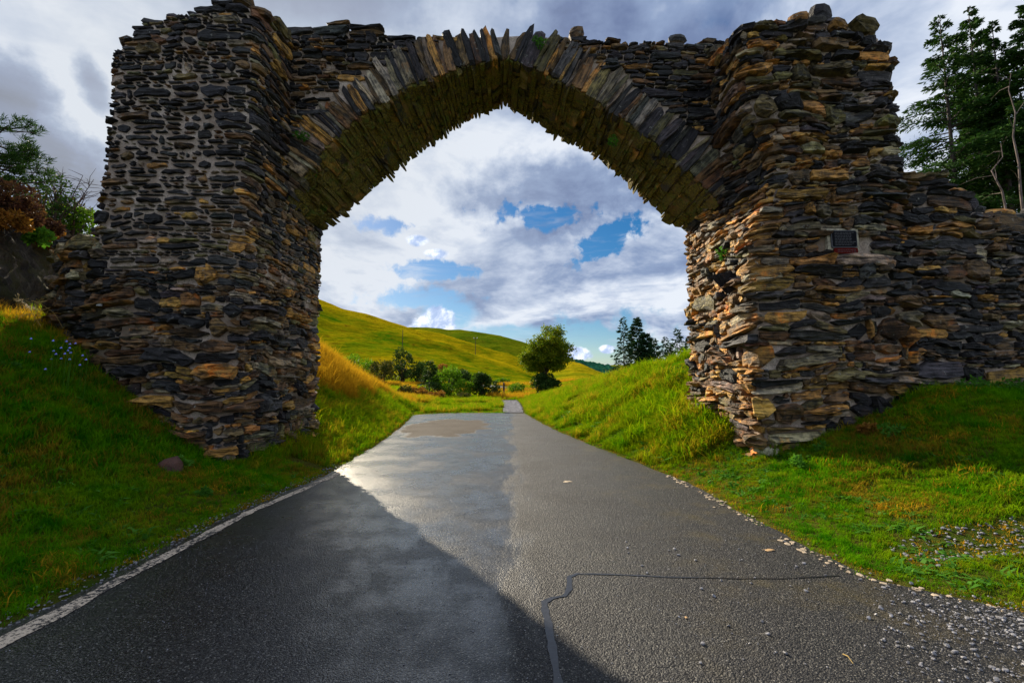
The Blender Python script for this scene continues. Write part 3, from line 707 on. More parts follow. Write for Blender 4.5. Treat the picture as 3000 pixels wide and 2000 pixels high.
def courses(u0, u1, v0, v1, inside, tk=(.06, .19), tpow=1.7, lr=(1.5, 5.2), split=.26, tall=.10, corners=(), drop=.02):
    """random rubble laid in wavy beds: slabs, thin packers and the odd block two beds high"""
    out = []; seed0 = int(rng.integers(0, 10000)); us = np.arange(u0 - .3, u1 + .3, .05); b = np.full(len(us), v0); beds = [b]
    while b.min() < v1:
        k = len(beds); t = tk[0] + (tk[1] - tk[0]) * rng.random() ** tpow
        b = b - .16 * (b - b.mean()) + t * (.68 + .64 * vnoise(us * 1.7, 0 * us + k * 1.37, seed0)) + .014 * (vnoise(us * 5, 0 * us + k * 2.1, seed0 + 5) - .5)
        beds.append(b)
    f = lambda k, u: np.interp(u, us, beds[k])
    taken = [[] for _ in beds]
    def slab_poly(a, c, lo, hi):
        w = c - a; h = max(.01, float(np.mean(hi(np.array([(a + c) / 2])) - lo(np.array([(a + c) / 2])))))
        ch = lambda: min(.45, rng.uniform(.08, 1.05) ** 1.3 * h / w)
        c1, c2, c3, c4 = ch(), ch(), ch(), ch(); a1, a2 = rng.uniform(.08, .50, 2); b1, b2 = rng.uniform(.52, .92, 2)
        mids = [.36, .66] + [(q - a) / w for q in corners if a + .08 < q < c - .08]
        mids = sorted(m for m in mids)
        P2 = [(0, a1), (c1, 0)] + [(m, 0) for m in mids if c1 < m < 1 - c2] + [(1 - c2, 0), (1, a2), (1, b2), (1 - c3, 1)] + [(m, 1) for m in mids[::-1] if c4 < m < 1 - c3] + [(c4, 1), (0, b1)]
        P2 = np.array(P2); inn = (P2[:, 1] < .01) | (P2[:, 1] > .99); P2[:, 1] += np.where(inn, np.where(P2[:, 1] < .5, 1, -1) * rng.uniform(-.06, .16, len(P2)), 0); tl_ = rng.normal(0, .05); uu = a + w * P2[:, 0]; L, H = lo(uu), hi(uu)
        return np.stack([uu, L + (H - L) * P2[:, 1] + tl_ * (uu - (a + c) / 2)], 1)
    for k in range(len(beds) - 1):
        u = u0 - rng.uniform(0, .2)
        while u < u1:
            tb = [iv for iv in taken[k] if iv[0] - .02 <= u < iv[1]]
            if tb: u = tb[0][1]; continue
            h = float(f(k + 1, u) - f(k, u)); w = h * rng.uniform(*lr) * (1.0 if h > .1 else 1.35)
            nxt = min([iv[0] for iv in taken[k] if iv[0] > u] + [u1 + .3]); e = min(u + max(w, .07), nxt)
            if nxt - e < .06: e = nxt
            if e - u < .03: u = e + .001; continue
            top = k + 1; keep_ = rng.random() > drop
            if keep_ and rng.random() < tall and k + 2 < len(beds) and not any(iv[0] < e and iv[1] > u for iv in taken[k + 1]):
                top = k + 2; taken[k + 1].append((u, e))
            mu = (u + e) / 2; mv = float(f(k, mu) + f(top, mu)) / 2
            if bool(inside(np.array([mu]), np.array([mv]))[0]) and keep_:
                H = float(f(top, mu) - f(k, mu))
                if H > .085 and rng.random() < split * (2.2 if H > .2 else 1):
                    m = rng.uniform(.3, .7); tl = rng.uniform(-.2, .2); lo = lambda x: f(k, x); hi = lambda x: f(top, x)
                    md = lambda x, u=u, e=e: f(k, x) + (f(top, x) - f(k, x)) * np.clip(m + tl * ((x - u) / (e - u) - .5), .15, .85)
                    out.append(slab_poly(u, e, lo, md))
                    if rng.random() < .5: out.append(slab_poly(u, e, md, hi))
                    else:
                        q = u + (e - u) * rng.uniform(.3, .7); out.append(slab_poly(u, q, md, hi)); out.append(slab_poly(q, e, md, hi))
                else: out.append(slab_poly(u, e, lambda x: f(k, x), lambda x: f(top, x)))
            elif bool(inside(np.array([mu]), np.array([mv]))[0]):
                lo = lambda x: f(k, x); hi = lambda x: f(top, x); w_ = e - u
                for q0, q1 in (((.02, .42), (.5, .97)) if w_ > .2 else ((.1, .9),)): 
                    m = rng.uniform(.35, .65); md = lambda x: f(k, x) + (f(top, x) - f(k, x)) * m
                    if rng.random() < .8: out.append(slab_poly(u + q0 * w_, u + q1 * w_, lo, md))
                    if rng.random() < .8: out.append(slab_poly(u + q0 * w_, u + q1 * w_, md, hi))
            u = e
    return out
def signed_area(p): return .5 * np.sum(p[:, 0] * np.roll(p[:, 1], -1) - np.roll(p[:, 0], -1) * p[:, 1])

class Stones:
    def __init__(s): s.items = []
    def add(s, S, poly, prot, back, zone, gap=.012, n=12, axis=0, mat='stone', rank=None, jag=.010, uflip=False, corners=()):
        c = poly.mean(0); d = poly - c
        ext = np.abs(d).max(0); area = abs(signed_area(poly))
        if area < .0016 or ext.min() < .014: return
        # shrink by a fixed joint, not a ratio
        sc = np.clip(1 - gap / np.maximum(ext, .02), .45, 1); p = c + d * sc
        if signed_area(p) < 0: p = p[::-1]
        n = len(p); p = p + rng.normal(0, jag * min(1, ext.min() / .06), p.shape); d = p - c; c = c.copy()
        for q in corners:
            if d[:, 0].min() + .08 < q - c[0] < d[:, 0].max() - .08: c[0] = q
        # rings of a split slab: buried tail, arris, cleft front with stepped beds, middle
        a1 = prot * rng.uniform(.10, .85, n); tilt = rng.normal(0, .30, 2) * prot / np.maximum(ext, .05); ph = rng.uniform(0, 99)
        def cleft(q): 
            if axis == 0: return .55 + .75 * vnoise(q[:, 1] * 34 + ph, q[:, 0] * 3.0, 5)
            return .55 + .75 * vnoise(q[:, 0] * 34 + ph, q[:, 1] * 3.0, 5)
        k2 = rng.uniform(.74, .95, n)[:, None]; r0 = c + (p - c) * .95; r2 = c + (p - c) * k2 + rng.normal(0, .004, p.shape)
        rings = [r2]
        if area > .035: rings.append(c + (p - c) * rng.uniform(.38, .62, n)[:, None] + rng.normal(0, .006, p.shape))
        U = np.concatenate([r0, p] + rings + [[c + rng.normal(0, .06, 2) * ext]])
        D = np.concatenate([np.full(n, -back), a1] + [np.maximum(prot * cleft(q) + (q - c) @ tilt, .004) for q in rings] + [[prot * rng.uniform(.7, 1.35)]])
        if corners and c[0] in corners: D[-1] = prot * .8
        nr_ = 2 + len(rings)
        V = S(U[:, 0], U[:, 1], D)
        i = np.arange(n); j = (i + 1) % n; T = []
        for k in range(nr_ - 1):
            b = k * n; cc = b + n
            T.append(np.stack([b + i, b + j, cc + j], 1)); T.append(np.stack([b + i, cc + j, cc + i], 1))
        k = (nr_ - 1) * n; T.append(np.stack([k + i, k + j, np.full(n, nr_ * n)], 1)); T = np.concatenate(T)
        if uflip: T = T[:, ::-1]
        ctr = V[nr_ * n]; k = (nr_ - 1) * n
        nrm = np.cross(V[k + n // 3] - ctr, V[k + 2 * n // 3] - ctr); nl = np.linalg.norm(nrm)
        nrm = nrm / (nl + 1e-9) * (-1 if uflip else 1)
        view = np.array((0, 0, CAM_H)) - ctr; dist = np.linalg.norm(view)
        rk = area * max(abs(float(nrm @ view)) / dist, .1) / dist ** 2
        # out of frame counts last
        rel = ctr - np.array((0, 0, CAM_H)); fx = rel[1] * math.cos(TH) + rel[2] * math.sin(TH)
        sx = abs(rel[0] / fx * F); sy = abs((-rel[1] * math.sin(TH) + rel[2] * math.cos(TH)) / fx * F)
        if sx > 1480 or sy > 980: rk *= .05
        if ctr[2] < G1(ctr[0], ctr[1]) + .02: rk *= .02
        t = tone(ctr, zone); off = rng.uniform(0, 50, 2)
        ua = np.concatenate([U - c, ], 0); suv = np.stack([ua[:, axis] + off[0], ua[:, 1 - axis] + off[1], D * 1.5], 1)
        s.items.append((rk, V, T, t, suv, mat))
    def build(s, parent, name, limit, rest, min_rank=0):
        s.items.sort(key=lambda a: -a[0])
        for rk, V, T, t, suv, mat in s.items[:limit]:
            me = mesh_tri(name, V, T, False, {'tone': ('FLOAT_COLOR', np.tile((*t, 1), (len(V), 1))), 'suv': ('FLOAT_VECTOR', suv)})
            link(name, me, M[mat], parent)
        left = s.items[limit:]
        for mat in sorted({a[5] for a in left}):
            it = [a for a in left if a[5] == mat]
            off = np.cumsum([0] + [len(a[1]) for a in it[:-1]])
            V = np.concatenate([a[1] for a in it]); T = np.concatenate([a[2] + o for a, o in zip(it, off)])
            col = np.concatenate([np.tile((*a[3], 1), (len(a[1]), 1)) for a in it]); suv = np.concatenate([a[4] for a in it])
            o = link(rest, mesh_tri(rest, V, T, False, {'tone': ('FLOAT_COLOR', col), 'suv': ('FLOAT_VECTOR', suv)}), M[mat], parent)
            o['kind'] = 'stuff'
        return len(s.items)

def face_stones(st, wall, top, u0, u1, zonef, skip=None, vmin=-.35, **kw):
    gapf = kw.pop('gapf', lambda p: .012); protf = kw.pop('protf', lambda p: (.02, .085))
    pts = wall.path.pos(np.linspace(0, wall.path.L, 200)); vmax = float(top(pts[:, 0], pts[:, 1]).max())
    def inside(u, v):
        p = wall.path.pos(u); ok = (v < top(p[:, 0], p[:, 1]) - .03) & (v > G(p[:, 0], p[:, 1] - .15) - .25)
        if skip is not None: ok &= ~skip(p[:, 0], p[:, 1], v)
        return ok
    for c in courses(u0, u1, vmin, vmax, inside, corners=wall.corners, **kw):
        m = c.mean(0); p2 = wall.path.pos(np.array([m[0]]))[0]; p3 = (p2[0], p2[1], m[1])
        lo, hi = protf(p3); big = min(1.6, abs(signed_area(c)) / .04)
        st.add(wall.S, c, rng.uniform(lo, hi) * (.7 + .5 * big), .09, zonef(p3), gap=gapf(p3), corners=wall.corners)

main = Stones()
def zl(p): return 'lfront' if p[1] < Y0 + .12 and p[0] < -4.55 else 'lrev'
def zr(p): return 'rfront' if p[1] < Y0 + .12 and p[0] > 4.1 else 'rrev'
def gap_l(p):
    wide = math.exp(-((p[2] - 5.6) / 1.7) ** 2) * np.clip((-4.6 - p[0]) / .5, 0, 1)
    return rng.uniform(.006, .017) + (.010 + .034 * rng.random()) * wide
lu0 = 1.7
skipL = lambda x, y, z: (y > Y1 + .02) & (x > -5.5) & (z > 5.35)
skipR = lambda x, y, z: ((y > Y1 + .02) & (x < 5.5) & (z > 5.35)) | ((np.abs(x - plq[0] - .03) < .37) & (np.abs(z - plq[2]) < .22) & (y < 8))
plq = P(2464, 712, Y0)
# the big base blocks are longer and thicker, the upper courses thinner
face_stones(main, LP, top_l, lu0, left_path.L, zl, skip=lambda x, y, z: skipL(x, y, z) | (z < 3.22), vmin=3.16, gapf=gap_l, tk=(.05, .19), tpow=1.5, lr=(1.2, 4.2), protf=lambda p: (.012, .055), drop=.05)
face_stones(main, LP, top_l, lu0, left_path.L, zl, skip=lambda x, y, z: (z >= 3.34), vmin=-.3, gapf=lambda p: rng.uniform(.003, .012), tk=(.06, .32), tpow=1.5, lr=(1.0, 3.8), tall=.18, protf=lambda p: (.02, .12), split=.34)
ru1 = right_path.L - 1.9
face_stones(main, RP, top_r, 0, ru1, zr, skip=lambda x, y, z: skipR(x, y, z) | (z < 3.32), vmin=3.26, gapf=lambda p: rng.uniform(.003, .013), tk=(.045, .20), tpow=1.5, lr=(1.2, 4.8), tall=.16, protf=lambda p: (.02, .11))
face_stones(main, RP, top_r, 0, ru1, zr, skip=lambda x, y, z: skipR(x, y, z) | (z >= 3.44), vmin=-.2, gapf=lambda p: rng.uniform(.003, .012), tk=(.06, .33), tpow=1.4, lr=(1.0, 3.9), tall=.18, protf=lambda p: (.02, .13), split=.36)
# spandrel wall above the arch ring
def in_sp(u, v):
    return (v < top_a(u) - .03 - .25 * np.exp(-((u + .2) / .8) ** 2)) & (v > ring_z(u) - .02) & (u > -4.6) & (u < 4.25)
for c in courses(-4.6, 4.3, 5.0, 9.1, in_sp, tk=(.05, .17), tpow=1.5, lr=(1.4, 5), drop=.04):
    m = c.mean(0); main.add(spandrel_S, c, rng.uniform(.01, .08), .08, 'span', gap=rng.uniform(.004, .016))
# jamb between ring foot and pier corner is covered by the pier faces
n_main = main.build(arch, "stone", 300, "rubble_stones")
# cap stones bedded on the wall heads: rough slabs seen from below against the sky
def slab(c, sz, seed_tilt=.12, yaw=None):
    k = 9; V = []; yaw = rng.uniform(-.5, .5) if yaw is None else yaw
    ang = np.linspace(0, 2 * math.pi, k + 1)[:-1] + rng.uniform(0, .4)
    rad = rng.uniform(.75, 1.1, k); R3 = Matrix.Rotation(yaw, 3, 'Z') @ Matrix.Rotation(rng.normal(0, seed_tilt), 3, 'X') @ Matrix.Rotation(rng.normal(0, seed_tilt), 3, 'Y')
    for zz, s in ((-.5, .8), (-.05, 1.0), (.35, .85)):
        for a, r in zip(ang, rad):
            r2 = r * s * rng.uniform(.9, 1.08); V.append(Vector((math.cos(a) * r2 * sz[0] / 2, math.sin(a) * r2 * sz[1] / 2, zz * sz[2] + rng.normal(0, .03) * sz[2])))
    V.append(Vector((0, 0, .5 * sz[2]))); V.append(Vector((0, 0, -.55 * sz[2])))
    V = np.array([np.array(R3 @ v) + np.asarray(c) for v in V]); T = []
    for l in range(2):
        for i in range(k):
            j = (i + 1) % k; T += [(l * k + i, l * k + j, l * k + k + j), (l * k + i, l * k + k + j, l * k + k + i)]
    for i in range(k):
        j = (i + 1) % k; T += [(2 * k + i, 2 * k + j, 3 * k), (j, i, 3 * k + 1)]
    return V, np.array(T)
def put_slab(parent, name, c, sz, zone, yaw=None, tilt=.12, mat='stone'):
    V, T = slab(c, sz, tilt, yaw); t = tone(np.asarray(c), zone)
    suv = np.stack([V[:, 0] - c[0] + rng.uniform(0, 40), V[:, 2] + rng.uniform(0, 40), V[:, 1]], 1)
    link(name, mesh_tri(name, V, T, False, {'tone': ('FLOAT_COLOR', np.tile((*t, 1), (len(V), 1))), 'suv': ('FLOAT_VECTOR', suv)}), M[mat], parent)
def cap_row(parent, xs, yfun, top, zone, w=(.14, .42), h=(.05, .15), dep=.45):
    x = xs[0]
    while x < xs[1]:
        L = rng.uniform(*w); y = yfun(x + L / 2); z = float(top(np.array([x + L / 2]), np.array([y]))[0]) - .05
        put_slab(parent, "capping_stone", (x + L / 2, y + .12, z), (L * 1.25, dep, rng.uniform(*h)), zone); x += L * .9
cap_row(arch, (-6.95, -4.5), lambda x: Y0 + .1, top_l, 'lfront')
cap_row(arch, (4.0, 6.6), lambda x: Y0 + .1, top_r, 'rfront')
cap_row(arch, (-4.5, -1.6), lambda x: Y1 + .1, lambda x, y: top_a(x), 'span', (.2, .5), (.05, .11))
cap_row(arch, (1.2, 4.1), lambda x: Y1 + .1, lambda x, y: top_a(x), 'span', (.2, .5), (.05, .11))
cap_row(rwing, (6.75, 13), lambda x: 7.65 + (x - 7.5) * .16, top_rw, 'wing', (.3, .65), (.09, .18))
cap_row(lwing, (-8.6, -7.1), lambda x: 7.75 - (x + 7.4) * .5, top_lw, 'wing', (.25, .5), (.08, .15))
for px, py, Yd, s in ((712, 8, 7.5, (.5, .4, .3)), (2400, 46, 7.6, (.46, .4, .3)), (2335, 58, 7.5, (.42, .35, .16)), (1690, 100, 8.7, (.34, .35, .26)), (1985, 118, 8.7, (.36, .3, .14))):
    put_slab(arch, "capping_stone", P(px, py, Yd), s, 'rfront', tilt=.2)
for z in np.arange(7.4, 3.3, -.15):                                      # toothing on the outer edges of both piers
    pass

# the voussoir ring: thin slates set on edge round the arch
ring = Stones(); s = .05
while s < AL - .05:
    wd = rng.uniform(.07, .15) if rng.random() < .75 else rng.uniform(.15, .26); L = float(ring_len(s)) * rng.uniform(.84, 1.05)
    apex = math.exp(-((s - AL / 2) / .9) ** 2); lo = rng.uniform(-.05, .04)
    if s < 1.0 or s > AL - 1.0: L *= .75
    L = L + .16 * apex * rng.uniform(.0, 1.0) ** 1.5
    sk = rng.normal(0, .07)
    def vS(u, v, d, s0=s, wd=wd, sk=sk):
        q = near_at(s0 + u + sk * np.maximum(v - .2, 0)); n = arch_n(np.full_like(u, s0 + wd / 2)); p = q + n * v[..., None]
        return np.stack([p[..., 0], Y1 - d, p[..., 1]], -1)
    k = 5; e = wd / 2
    taper = rng.uniform(.65, .98)
    poly = [(0, lo), (wd * .5, lo - rng.uniform(0, .03)), (wd, lo + rng.uniform(-.02, .02))] + [(wd * (1 + .10 * t), lo + (L - lo) * t) for t in (.33, .66)] + \
           [(wd * (.5 + .5 * taper), L), (wd * .5, L + rng.uniform(0, .06)), (wd * (.5 - .5 * taper), L - rng.uniform(0, .05))] + [(-wd * .10 * t, lo + (L - lo) * t) for t in (.66, .33)]
    ring.add(vS, np.array(poly), rng.uniform(.015, .085), .30, 'vous', gap=.004, axis=1, jag=.013)
    s += wd * rng.uniform(.92, 1.02)
print("voussoirs", ring.build(arch, "voussoir", 300, "voussoirs"))
# the soffit: ragged slate edges hanging from the vault, thick with moss
soff = Stones(); s = 0.0
while s < AL:
    wd = rng.uniform(.06, .13) if rng.random() < .7 else rng.uniform(.13, .26); cuts = [0] + sorted(rng.uniform(.10, .90, 4)) + [1.0]
    for a, b in zip(cuts[:-1], cuts[1:]):
        poly = np.array([(s, a), (s + wd * .5, a + .01), (s + wd, a), (s + wd, (a + b) / 2), (s + wd, b), (s + wd * .5, b + .02), (s, b), (s, (a + b) / 2)])
        d = rng.uniform(-.02, .08) if b < 1 else .02 + .13 * rng.random() ** 1.8
        soff.add(soffit_S, poly, d, .08, 'soff', gap=.004, axis=1, mat='moss', jag=.010, uflip=True)
    s += wd
print("soffit", soff.build(arch, "soffit_slab", 300, "soffit_slabs"))
wl = Stones(); face_stones(wl, LW, top_lw, 0, lwing_path.L, lambda p: 'wing', gapf=lambda p: rng.uniform(.003, .010), tk=(.06, .26), lr=(1.3, 4.6), vmin=1.2, protf=lambda p: (.02, .12)); nl = wl.build(lwing, "stone", 300, "rubble_stones")
wr = Stones(); face_stones(wr, RW, top_rw, 0, rwing_path.L, lambda p: 'wing', gapf=lambda p: rng.uniform(.003, .013), tk=(.055, .27), tpow=1.5, lr=(1.1, 4.4), tall=.16, vmin=.9, split=.34, protf=lambda p: (.02, .11)); nr = wr.build(rwing, "stone", 300, "rubble_stones")
print("stones", n_main, nl, nr)

# ---------------------------------------------------------------- plaque, tag
plx, plz = plq[0], plq[2]
bk = MB(); bk.box((plx, Y0 + .01, plz), (.52, .12, .46)); o = bk.build("render_patch", M['render_white'], arch)
pl = empty("memorial_plaque", (plx, Y0 - .06, plz - .17), "dark metal plaque with raised rim and lettering lines, red plate below, on the right pier", "plaque")
def plate(name, c, w, h, t, r, mat, parent):
    pts = []
    for cx, cz, a0 in ((w / 2 - r, h / 2 - r, 0), (-w / 2 + r, h / 2 - r, 90), (-w / 2 + r, -h / 2 + r, 180), (w / 2 - r, -h / 2 + r, 270)):
        for a in (0, 30, 60, 90): pts.append((cx + r * math.cos(R(a0 + a)), cz + r * math.sin(R(a0 + a))))
    n = len(pts); V = [(c[0] + a, c[1] - t / 2, c[2] + b) for a, b in pts] + [(c[0] + a, c[1] + t / 2, c[2] + b) for a, b in pts]
    Fc = [tuple(range(n))[::-1], tuple(range(n, 2 * n))] + [(i, (i + 1) % n, n + (i + 1) % n, n + i) for i in range(n)]
    return link(name, mesh_py(name, V, Fc), mat, parent)
pt = plz + .045
plate("rim", (plx, Y0 - .065, pt), .42, .29, .03, .03, M['plaque_edge'], pl)
plate("face_plate", (plx, Y0 - .08, pt), .395, .265, .012, .025, M['plaque'], pl)
lt = MB()
for i in range(9):
    x = -.16
    while x < .15:
        w = rng.uniform(.015, .05); lt.box((plx + x + w / 2, Y0 - .0875, pt + .105 - i * .026), (w, .004, .009)); x += w + .012
        if x > .15 - rng.uniform(0, .09): break
lt.build("lettering", M['plaque_line'], pl)
plate("red_plate", (plx + .015, Y0 - .07, plz - .155), .39, .095, .028, .02, M['plaque_red'], pl)
lt = MB()
for i in range(2):
    x = -.14
    while x < .14:
        w = rng.uniform(.02, .05); lt.box((plx + .015 + x + w / 2, Y0 - .086, plz - .14 - i * .03), (w, .004, .008)); x += w + .014
lt.build("lettering", M['plaque_line'], pl)
p = P(291, 892, Y0 - .10)
mb = MB(); mb.box((p[0], p[1], p[2]), (.075, .03, .045), Matrix.Rotation(.05, 3, 'Y')); o = mb.build("card", M['white']); tag(o, "small white card tucked between dark stones of the left pier", "card")

# ---------------------------------------------------------------- rock face on the left, with heather
cp = Path([(-8.6, 2.0), (-9.6, 5.5), (-10.4, 8.6), (-12.3, 12.0), (-14.5, 17), (-16, 24)], 2)
def cliff():
    us = np.arange(0, cp.L, .13); hs = np.concatenate([np.linspace(0, 1, 40), 1 + np.linspace(.04, 1, 26)]); V = []
    for u in us:
        p = cp.pos(np.array([u]))[0]; n = -cp.nrm(np.array([u]))[0] * -1
        n = np.array([-n[0], -n[1]]) if n[0] < 0 else n
        zt = 5.75 + .5 * float(fbm(u * .35, 1.7, 2, 3)) * 2
        for h in hs:
            if h <= 1:
                z = 1.6 + (zt - 1.6) * h; d = .9 * (1 - h) ** 1.3 + .8 * float(fbm(u * .8 + z * .5, z * 1.3, 5, 5)) * 1.3 + .25 * float(fbm(u * 3 + z * 2.2, z * 3, 8, 3)) - .5 * max(0, h - .85) / .15 * .5
            else:
                z = zt + (h - 1) * 2.0 + .5 * float(fbm(u * .9, h * 5, 6, 3)); d = -.25 - (h - 1) * 7.5
            V.append((p[0] + n[0] * d, p[1] + n[1] * d, z))
    o = link("rock_face", mesh_tri("rock_face", V, grid_faces(len(us), len(hs)), True), M['rock'])
    return tag(o, "dark mossy rock cutting on the left with heather on its brow", kind='structure')
cliff()

# ---------------------------------------------------------------- plants
def leaf_mesh(name, ctr, axis, wid, ln, curl=.25):
    """one bent leaf of two triangles per point: ctr (n,3), axis (n,3), lengths and widths"""
    n = len(ctr); ax = axis / (np.linalg.norm(axis, axis=1, keepdims=True) + 1e-9)
    r = rng.normal(size=(n, 3)); sd = np.cross(ax, r); sd /= np.linalg.norm(sd, axis=1, keepdims=True) + 1e-9; up = np.cross(sd, ax)
    ln = np.broadcast_to(ln, (n,))[:, None]; wid = np.broadcast_to(wid, (n,))[:, None]
    a = ctr; b = ctr + ax * ln * .5 + sd * wid * .5 + up * ln * curl * .3; c = ctr + ax * ln; d = ctr + ax * ln * .5 - sd * wid * .5 + up * ln * curl * .3
    V = np.stack([a, b, c, d], 1).reshape(-1, 3); i = np.arange(n)[:, None] * 4
    T = np.concatenate([i + np.array([[0, 1, 2]]), i + np.array([[0, 2, 3]])])
    return mesh_tri(name, V, T, False)
def bush(name, x, y, w, h, mat, label, group=None, n=1400, leaf=.10, clumps=26, cat='bush', z=None, sink=.05, stemmat='twig', open_=0.0, dep=None):
    z = G1(x, y) if z is None else z; z -= sink
    root = empty(name, (x, y, z), label, cat, group); dep = dep or w
    cen = rng.normal(size=(clumps, 3)); cen /= np.linalg.norm(cen, axis=1, keepdims=True); cen *= rng.uniform(.45, 1, (clumps, 1)) ** .6
    cen = cen * np.array((w / 2 * .8, dep / 2 * .8, h / 2 * .8)) + np.array((x, y, z + h * .52))
    cr = rng.uniform(.10, .22, clumps) * min(w, h)
    k = rng.integers(0, clumps, n); dirs = rng.normal(size=(n, 3)); dirs /= np.linalg.norm(dirs, axis=1, keepdims=True)
    ctr = cen[k] + dirs * (cr[k] * rng.uniform(.3, 1.15, n) ** .5)[:, None] * np.array((1, 1, .8))
    ctr[:, 2] = np.maximum(ctr[:, 2], z + .03)
    ax = dirs + rng.normal(0, .5, (n, 3)) + np.array((0, 0, .25))
    link("foliage", leaf_mesh("foliage", ctr, ax, leaf * rng.uniform(.45, .8, n), leaf * rng.uniform(.8, 1.5, n)), M[mat], root)
    st = MB()
    for c in cen[::2]:
        st.tube([(x + rng.normal(0, w * .05), y, z), (x + (c[0] - x) * .4, y + (c[1] - y) * .4, z + (c[2] - z) * .55), c], [.018 * h, .012 * h, .004 * h], 4)
    st.build("stems", M[stemmat], root)
    return root
def conifer(name, x, y, h, rad, label, group, base=.15, mat='spruce', nb=90, per=60, nl=.22, z=None, lean=0.0, trunk_r=None, droop=.25, ragged=.35, barkmat='bark', cat='conifer', dead=0):
    z = (G1(x, y) if z is None else z) - .1; root = empty(name, (x, y, z), label, cat, group); tr = trunk_r or h * .011
    pts = [(x + lean * h * t ** 1.5, y, z + h * t) for t in np.linspace(0, 1, 9)]
    mb = MB(); mb.tube(pts, [tr * (1 - .93 * t) for t in np.linspace(0, 1, 9)], 8)
    C_, A_, L_ = [], [], []; br = MB()
    for i in range(nb):
        t = base + (1 - base) * (i + rng.random()) / nb; f = (t - base) / (1 - base)
        L = rad * (1 - f) ** .75 * rng.uniform(1 - ragged, 1 + ragged * .5) + .03 * rad; a = rng.uniform(0, 2 * math.pi)
        o = np.array((x + lean * h * t ** 1.5, y, z + h * t)); dr = np.array((math.cos(a), math.sin(a), 0))
        pitch = .30 * f - droop * (1 - f)
        tip = o + dr * L + np.array((0, 0, L * pitch)); mid = (o + tip) / 2 + np.array((0, 0, .08 * L))
        br.tube([o, mid, tip], [tr * .22 * (1 - f * .6), tr * .13, tr * .03], 4)
        m = max(5, int(per * (L / rad) ** .9)); q = rng.uniform(.12, 1.0, m) ** .75
        base_p = o[None] * (1 - q)[:, None] + tip[None] * q[:, None] + np.array((0, 0, 1)) * (.08 * L * np.sin(q * math.pi))[:, None]
        side = np.cross(dr, (0, 0, 1)); spread = (L * .24 * (1 - q * .65)) * rng.normal(0, 1, m)
        C_.append(base_p + side * spread[:, None] + np.array((0, 0, 1)) * (rng.normal(0, .028, m) * L - np.abs(spread) * .30)[:, None])
        A_.append(dr[None] * .6 + side * (np.sign(spread) * .7)[:, None] + rng.normal(0, .3, (m, 3)) + np.array((0, 0, -.25)))
        L_.append(rng.uniform(.7, 1.4, m) * nl)
    for i in range(dead):
        t = rng.uniform(.12, base + .12); a = rng.uniform(0, 2 * math.pi); L = rad * rng.uniform(.25, .7); o = np.array((x + lean * h * t ** 1.5, y, z + h * t))
        tip = o + np.array((math.cos(a) * L, math.sin(a) * L, -.12 * L)); br.tube([o, (o + tip) / 2 + np.array((0, 0, .06 * L)), tip], [tr * .16, tr * .1, tr * .03], 3)
    mb.build("trunk", M[barkmat], root, True); br.build("branches", M[barkmat], root)
    C_ = np.concatenate(C_); A_ = np.concatenate(A_); L_ = np.concatenate(L_)
    link("crown", leaf_mesh("crown", C_, A_, L_ * .34, L_, .15), M[mat], root)
    return root
def topconifer(px, py, Y, z0=None):
    p = P(px, py, Y); z = G1(p[0], p[1]) if z0 is None else z0; return p[0], p[1], p[2] - z
# tall spruces behind the right-hand wall
for i, (px, py, Yd, rad, lab, dead) in enumerate([
        (2752, 44, 21, 2.9, "leftmost tall spruce behind the right wall, broad ragged boughs", 6),
        (2836, 20, 22, 2.3, "tallest spruce in the clump behind the right wall, twin-tipped", 10),
        (2905, 62, 20, 1.8, "slim dark spruce between the twin-tipped spruce and the bare trunk", 30),
        (3010, -20, 19, 2.2, "spruce at the right edge of the photo with a long bare lower trunk", 40)]):
    x, y, h = topconifer(px, py, Yd)
    conifer("spruce_tree", x, y, h, rad, lab, "tall spruces behind the right wall", base=(.40, .40, .46, .52)[i], nb=(100, 104, 84, 84)[i], per=380, nl=.17, dead=dead + 20, droop=.16, ragged=.6)
x, y, h = topconifer(2868, 75, 23); conifer("spruce_tree", x, y, h * .97, 2.3, "rearmost spruce of the right clump, half hidden behind the slim dark one", "tall spruces behind the right wall", base=.42, nb=75, per=340, nl=.17, dead=20, droop=.1, ragged=.5)
def dead_tree(pp, Y, label):
    pts = [P(a, b, Y) for a, b in pp]; b0 = pts[0]; root = empty("dead_tree", (b0[0], b0[1], G1(b0[0], b0[1]) - .1), label, "dead tree")
    pts = [np.array((b0[0], b0[1], G1(b0[0], b0[1]) - .1))] + pts; n = len(pts); mb = MB(); mb.tube(pts, [.055 * (1 - .85 * i / (n - 1)) for i in range(n)], 6); mb.build("trunk", M['bark_pale'], root, True)
    br = MB()
    for k in range(6):
        i = rng.integers(2, n); t = rng.random(); o = pts[i - 1] * (1 - t) + pts[i] * t; d = rng.normal(size=3); d[2] = abs(d[2]) * .6; d *= rng.uniform(.5, 1.3) / np.linalg.norm(d)
        br.tube([o, o + d * .5 + (0, 0, .1), o + d], [.014, .009, .003], 4)
    br.build("branches", M['bark_pale'], root)
dead_tree([(2990, 560), (2985, 480), (2968, 400), (2975, 330), (2955, 265), (2962, 215)], 17, "pale crooked dead stem among the spruces at the right edge")
dead_tree([(2948, 620), (2936, 560), (2905, 500), (2938, 460), (2932, 420)], 17.5, "short pale dead sapling beside the slim dark spruce")
